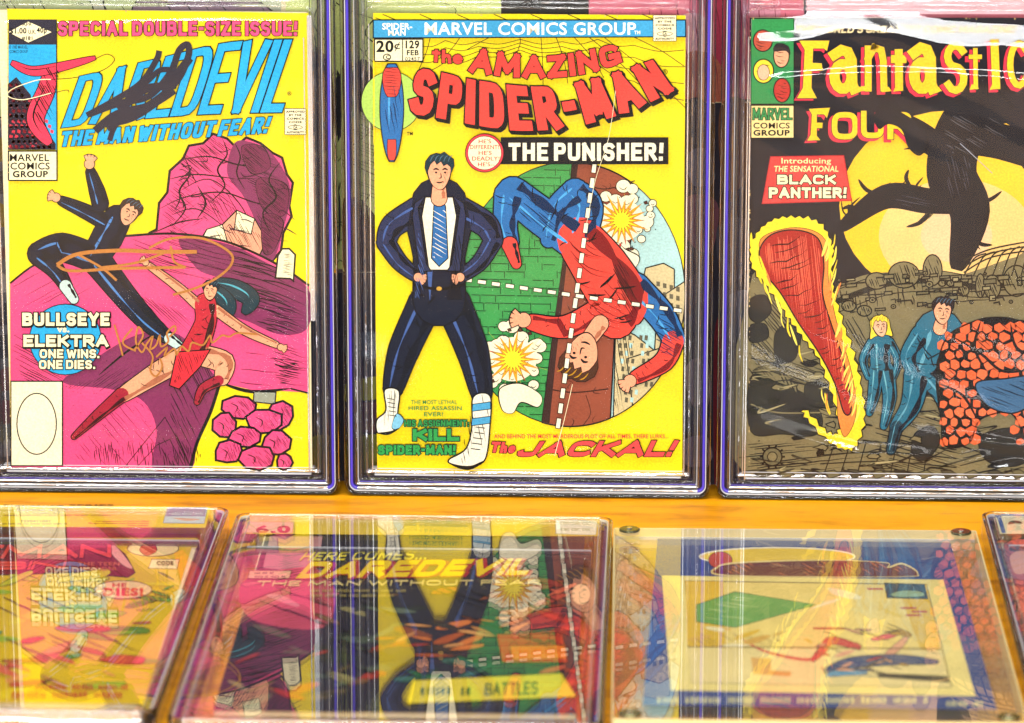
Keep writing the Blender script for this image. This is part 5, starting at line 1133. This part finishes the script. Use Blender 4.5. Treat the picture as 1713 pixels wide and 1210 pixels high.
c.part('tagline_lettering'); c.letters('HERE COMES...', [(512, 926), (720, 922)], [(500, 940), (712, 938)], 'e6d84a', t=.2, gap=.2)
c.part('title_lettering'); c.letters('DAREDEVIL', [(520, 942), (900, 936)], [(494, 970), (880, 964)], 'f0cf1c', t=.27, gap=.14, out=1.0, oc='a02430', sh=(6, 1), shc='b02a34', steps=3)
c.part('subtitle_lettering'); c.letters('THE MAN WITHOUT FEAR', [(432, 974), (905, 972)], [(428, 983), (905, 981)], 'e0cf8a', t=.24, gap=.5)
c.part('caption_box'); c.poly([(418, 957), (488, 957), (484, 970), (414, 970)], 'e6b890', .8); c.marks(426, 959, 460, 963, K); c.marks(426, 965, 480, 969, K)
c.part('caption_lettering'); c.marks(520, 988, 680, 993, 'a89a5a'); c.marks(520, 996, 660, 1001, 'a89a5a')
c.done()
g = flat_label('cream grading label numbered 6.0 with a slotted white sticker', [(412, 868), (1005, 874), (1000, 897), (405, 893)], 'e6c84a', 'grading labels')
g.part('grade_box'); g.poly([(412, 873), (492, 874), (488, 892), (406, 891)], 'f6cfa8', .6, 'd8a070'); g.part('grade_number'); g.t4('6.0', 428, 879, 486, 892, 'c83a4c', .05)
g.part('slotted_sticker'); g.blob([(934, 870), (990, 871), (998, 874), (997, 892), (990, 895), (934, 893), (930, 890), (930, 873)], 'f8f6dc', .8, 'b8b48a', k=3)
for i in range(3):
    for j in range(2): g.t4('CGC', 938+i*18, 874+j*10, 952+i*18, 878+j*10, '8a9a3a', .02)
g.done()
# --- comic and label, right corner
c = comic('pink and tan comic at the right corner in the blue labelled case', 'Z', ZC, [(1678, 905), (2200, 910), (2300, 1190), (1740, 1186)], GL_, .003, 'c8766a'); c.part('artwork')
c.blob([(1680, 910), (1760, 905), (1800, 940), (1760, 990), (1700, 980)], 'b85a5c', 1.2); c.hatch([(1670, 905), (1800, 905), (1800, 1000), (1700, 1010)], 40, 6, 1.6, '6a2c34', (.2, .7)); c.blob([(1690, 930), (1720, 920), (1730, 950), (1700, 960)], 'e0a08c', 0); c.done()
g = flat_label('white and blue grading label starting with a large 9 at the right edge', [(1662, 862), (2225, 868), (2240, 896), (1672, 893)], 'f4edc4', 'grading labels')
g.part('label_border'); g.poly([(1664, 862), (1674, 862), (1683, 892), (1676, 892), (1668, 866), (1664, 866)], '2c5aa8')
g.poly([(1674, 860), (1760, 861), (1760, 864), (1674, 863)], '2c5aa8'); g.part('grade_number'); g.t4('9.', 1686, 871, 1724, 886, '2a2a20', .07); g.done()
# --- acrylic frame with screws
tl, tr, br, bl = [hitZ(p[0], p[1], .012) for p in [(1032, 880), (1628, 888), (1722, 1206), (1014, 1204)]]
U = ((tr-tl)+(br-bl)).normalized(); V = Vector((0, 0, 1)).cross(U); Hf = ((tl-bl).length+(tr-br).length)/2; Wf = ((tr-tl).length+(br-bl).length)/2
mid = (tl+tr)/2; O = mid-V*Hf; O.z = 0
fr = thing('screwed_frame', 'thick clear acrylic frame with four corner screws round the blue picture', 'picture frame', frame(O, U, V)); bpy.context.view_layer.update()
ACR = clear('acrylic_sheet', f0=.06, rough=.012, bump=.0001, bscale=10, gain=.9, haze=.02)
box('top_sheet', (-Wf/2, 0, .0068), (Wf/2, Hf, .0118), ACR, fr, .0006); box('bottom_sheet', (-Wf/2, 0, .0), (Wf/2, Hf, .0052), ACR, fr, .0006)
for nm, a, b_ in (('edge_strip', (-Wf/2+.0004, Hf-.0016, .0052), (Wf/2-.0004, Hf-.0004, .0068)), ('edge_strip', (-Wf/2+.0004, .0004, .0052), (Wf/2-.0004, .0016, .0068))): box(nm, a, b_, WHITERIB, fr)
YEDGE = plastic('yellowish_edge_light', (.95, .86, .45), .3, .55)
ring('polished_edge', fr, Wf, Hf, -.0002, .0009, .0004, .0116, YEDGE, .0015, 'flat')
CHR = plastic('screw_metal', (.16, .17, .10), .2, 1, .6, .9); CHL = plastic('screw_slot_metal', (.75, .76, .7), .2, 1, .6, 1)
def disc_mesh(name, x, y, r, z0, z1, m, parent, n=20):
    Vv = [(x+rr*math.cos(2*math.pi*i/n), y+rr*math.sin(2*math.pi*i/n), z) for rr, z in ((r, z0), (r, z1-.0004), (r*.9, z1)) for i in range(n)]
    Ff = [(j*n+i, j*n+(i+1) % n, (j+1)*n+(i+1) % n, (j+1)*n+i) for j in range(2) for i in range(n)]+[tuple(range(2*n, 3*n))]
    return mesh_obj(name, Vv, Ff, [m], parent)
for sx in (-1, 1):
    for y in (.006, Hf-.006):
        x = sx*(Wf/2-.0085); q = disc_mesh('screw', x, y, .0056, .0120, .0132, CHR, fr)
        disc_mesh('screw_slot', x, y, .0016, .0133, .0137, CHL, q, 8)
        box('screw_sleeve', (x-.0055, y-.0055 if y > .1 else y-.0045, .0003), (x+.0055, y+.0045, .0067), CLEAR_RIB, fr, .0004)
ZP = .0062
def picture():
    tl, tr, br, bl = [hitZ(p[0], p[1], ZP) for p in [(1100, 902), (1590, 908), (1668, 1188), (1075, 1180)]]
    root = thing('picture_print', 'blue picture with a white bordered drawn scene inside the screwed frame', 'picture', frame((bl+br)/2, br-bl, tl-bl)); bpy.context.view_layer.update()
    s = Sheet(root, 'Z', ZP); s.part('blue_sheet'); s.put([[(1100, 902), (1590, 908), (1668, 1188), (1075, 1180)]], '28468a'); return s
c = picture()
c.part('white_card'); c.poly([(1107, 963), (1578, 970), (1632, 1165), (1122, 1155)], 'fbe98e'); c.part('artwork')
c.poly([(1146, 972), (1550, 978), (1592, 1150), (1156, 1142)], 'fbe27e', 1.2, '4a3a1c')
c.poly([(1150, 1084), (1574, 1088), (1591, 1150), (1156, 1142)], 'f6e398'); c.poly([(1146, 972), (1210, 973), (1214, 1084), (1150, 1082)], 'f0c62c'); c.poly([(1500, 978), (1550, 978), (1574, 1088), (1540, 1088)], 'f0c83c')
c.poly([(1165, 1012), (1230, 990), (1366, 1012), (1230, 1050), (1165, 1040)], '6fae4c', 1.0, '4a6a2c'); c.hatch([(1175, 1012), (1230, 994), (1350, 1012), (1230, 1046), (1175, 1038)], 8, 8, 1.6, 'c8d890', (.2, .7), .3, smooth=False)
c.poly([(1480, 976), (1546, 978), (1552, 1002), (1484, 1000)], '3a4a5a', 1.4); c.blob([(1490, 994), (1510, 988), (1540, 990), (1544, 998), (1500, 999)], '9ab48a', .8)
for x, y in ((1450, 984), (1506, 1016), (1524, 1022), (1514, 1028)): c.poly([(x, y), (x+26, y), (x+28, y+3), (x+2, y+3)], 'c83a28')
c.line([(1240, 1068), (1280, 1090), (1350, 1104), (1372, 1090), (1390, 1076), (1440, 1076)], 5, 'd83a3c', taper=True); c.swoosh([(1358, 1106), (1376, 1088), (1392, 1072), (1440, 1084)], 14, 'd8303a', .8, (.3, 1, .5))
c.swoosh([(1458, 1070), (1480, 1066), (1500, 1062)], 8, 'e8506a', .8); c.swoosh([(1482, 1096), (1500, 1084), (1518, 1066)], 12, 'f0b08a', .8); c.swoosh([(1490, 1060), (1506, 1058), (1524, 1064)], 9, 'c89a2c', .8)
c.swoosh([(1380, 1126), (1420, 1110), (1500, 1104), (1570, 1108)], 18, '2c4a7c', 1, (.5, 1, .2)); c.swoosh([(1382, 1130), (1420, 1124), (1450, 1126)], 12, '6aa8c8', .6)
c.poly([(1465, 1126), (1560, 1130), (1586, 1132), (1588, 1142), (1470, 1134)], '3a341c'); c.poly([(1256, 1100), (1290, 1102), (1290, 1130), (1260, 1128)], 'e8b45a'); c.poly([(1290, 1122), (1324, 1124), (1322, 1132), (1290, 1130)], 'e8a84a')
c.poly([(1360, 1050), (1416, 1050), (1414, 1054), (1360, 1053)], 'b8442c'); c.line([(1150, 1082), (1574, 1086)], 1.6, '4a3a1c', False); c.hatch([(1160, 1060), (1300, 1060), (1300, 1082), (1160, 1080)], 30, 7, 1.4, '8a6a1c', (.2, .7))
c.patches([(1390, 990), (1480, 990), (1540, 1050), (1390, 1040)], ['f8e890', 'fff2b8', 'f6d860'], 10, 26); c.patches([(1160, 1046), (1330, 1050), (1340, 1078), (1160, 1078)], ['f0c62c', 'e8b84a', 'fff2b8'], 9, 22)
c.hatch([(1380, 1050), (1560, 1050), (1580, 1130), (1380, 1130)], 20, 9, 1.6, '4a3a1c', (.1, .4), .3); c.patches([(1390, 1060), (1530, 1056), (1560, 1110), (1390, 1120)], ['d83a3c', 'f0b08a', '2c4a7c', 'c89a2c', '3a2a1c'], 16, 16, '3a2414')
c.part('top_oval'); c.ell(1300, 932, 130, 15, 'f6d43a', 2.4, 'f6f0d8', n=40); c.ell(1205, 938, 20, 14, 'c8402c', 1.0, n=20)
c.blob([(1200, 950), (1240, 942), (1380, 938), (1480, 942), (1486, 950), (1510, 944), (1535, 960), (1500, 966), (1220, 964)], '6c2420', 2.0, 'f0d890'); c.hatch([(1220, 944), (1480, 940), (1500, 962), (1230, 962)], 30, 7, 2, 'c86a3a', (.2, .6))
c.part('caption_lettering'); c.marks(1100, 1166, 1556, 1178, 'd8d6a0'); c.marks(1584, 1173, 1650, 1183, 'd8d6a0')
c.done()
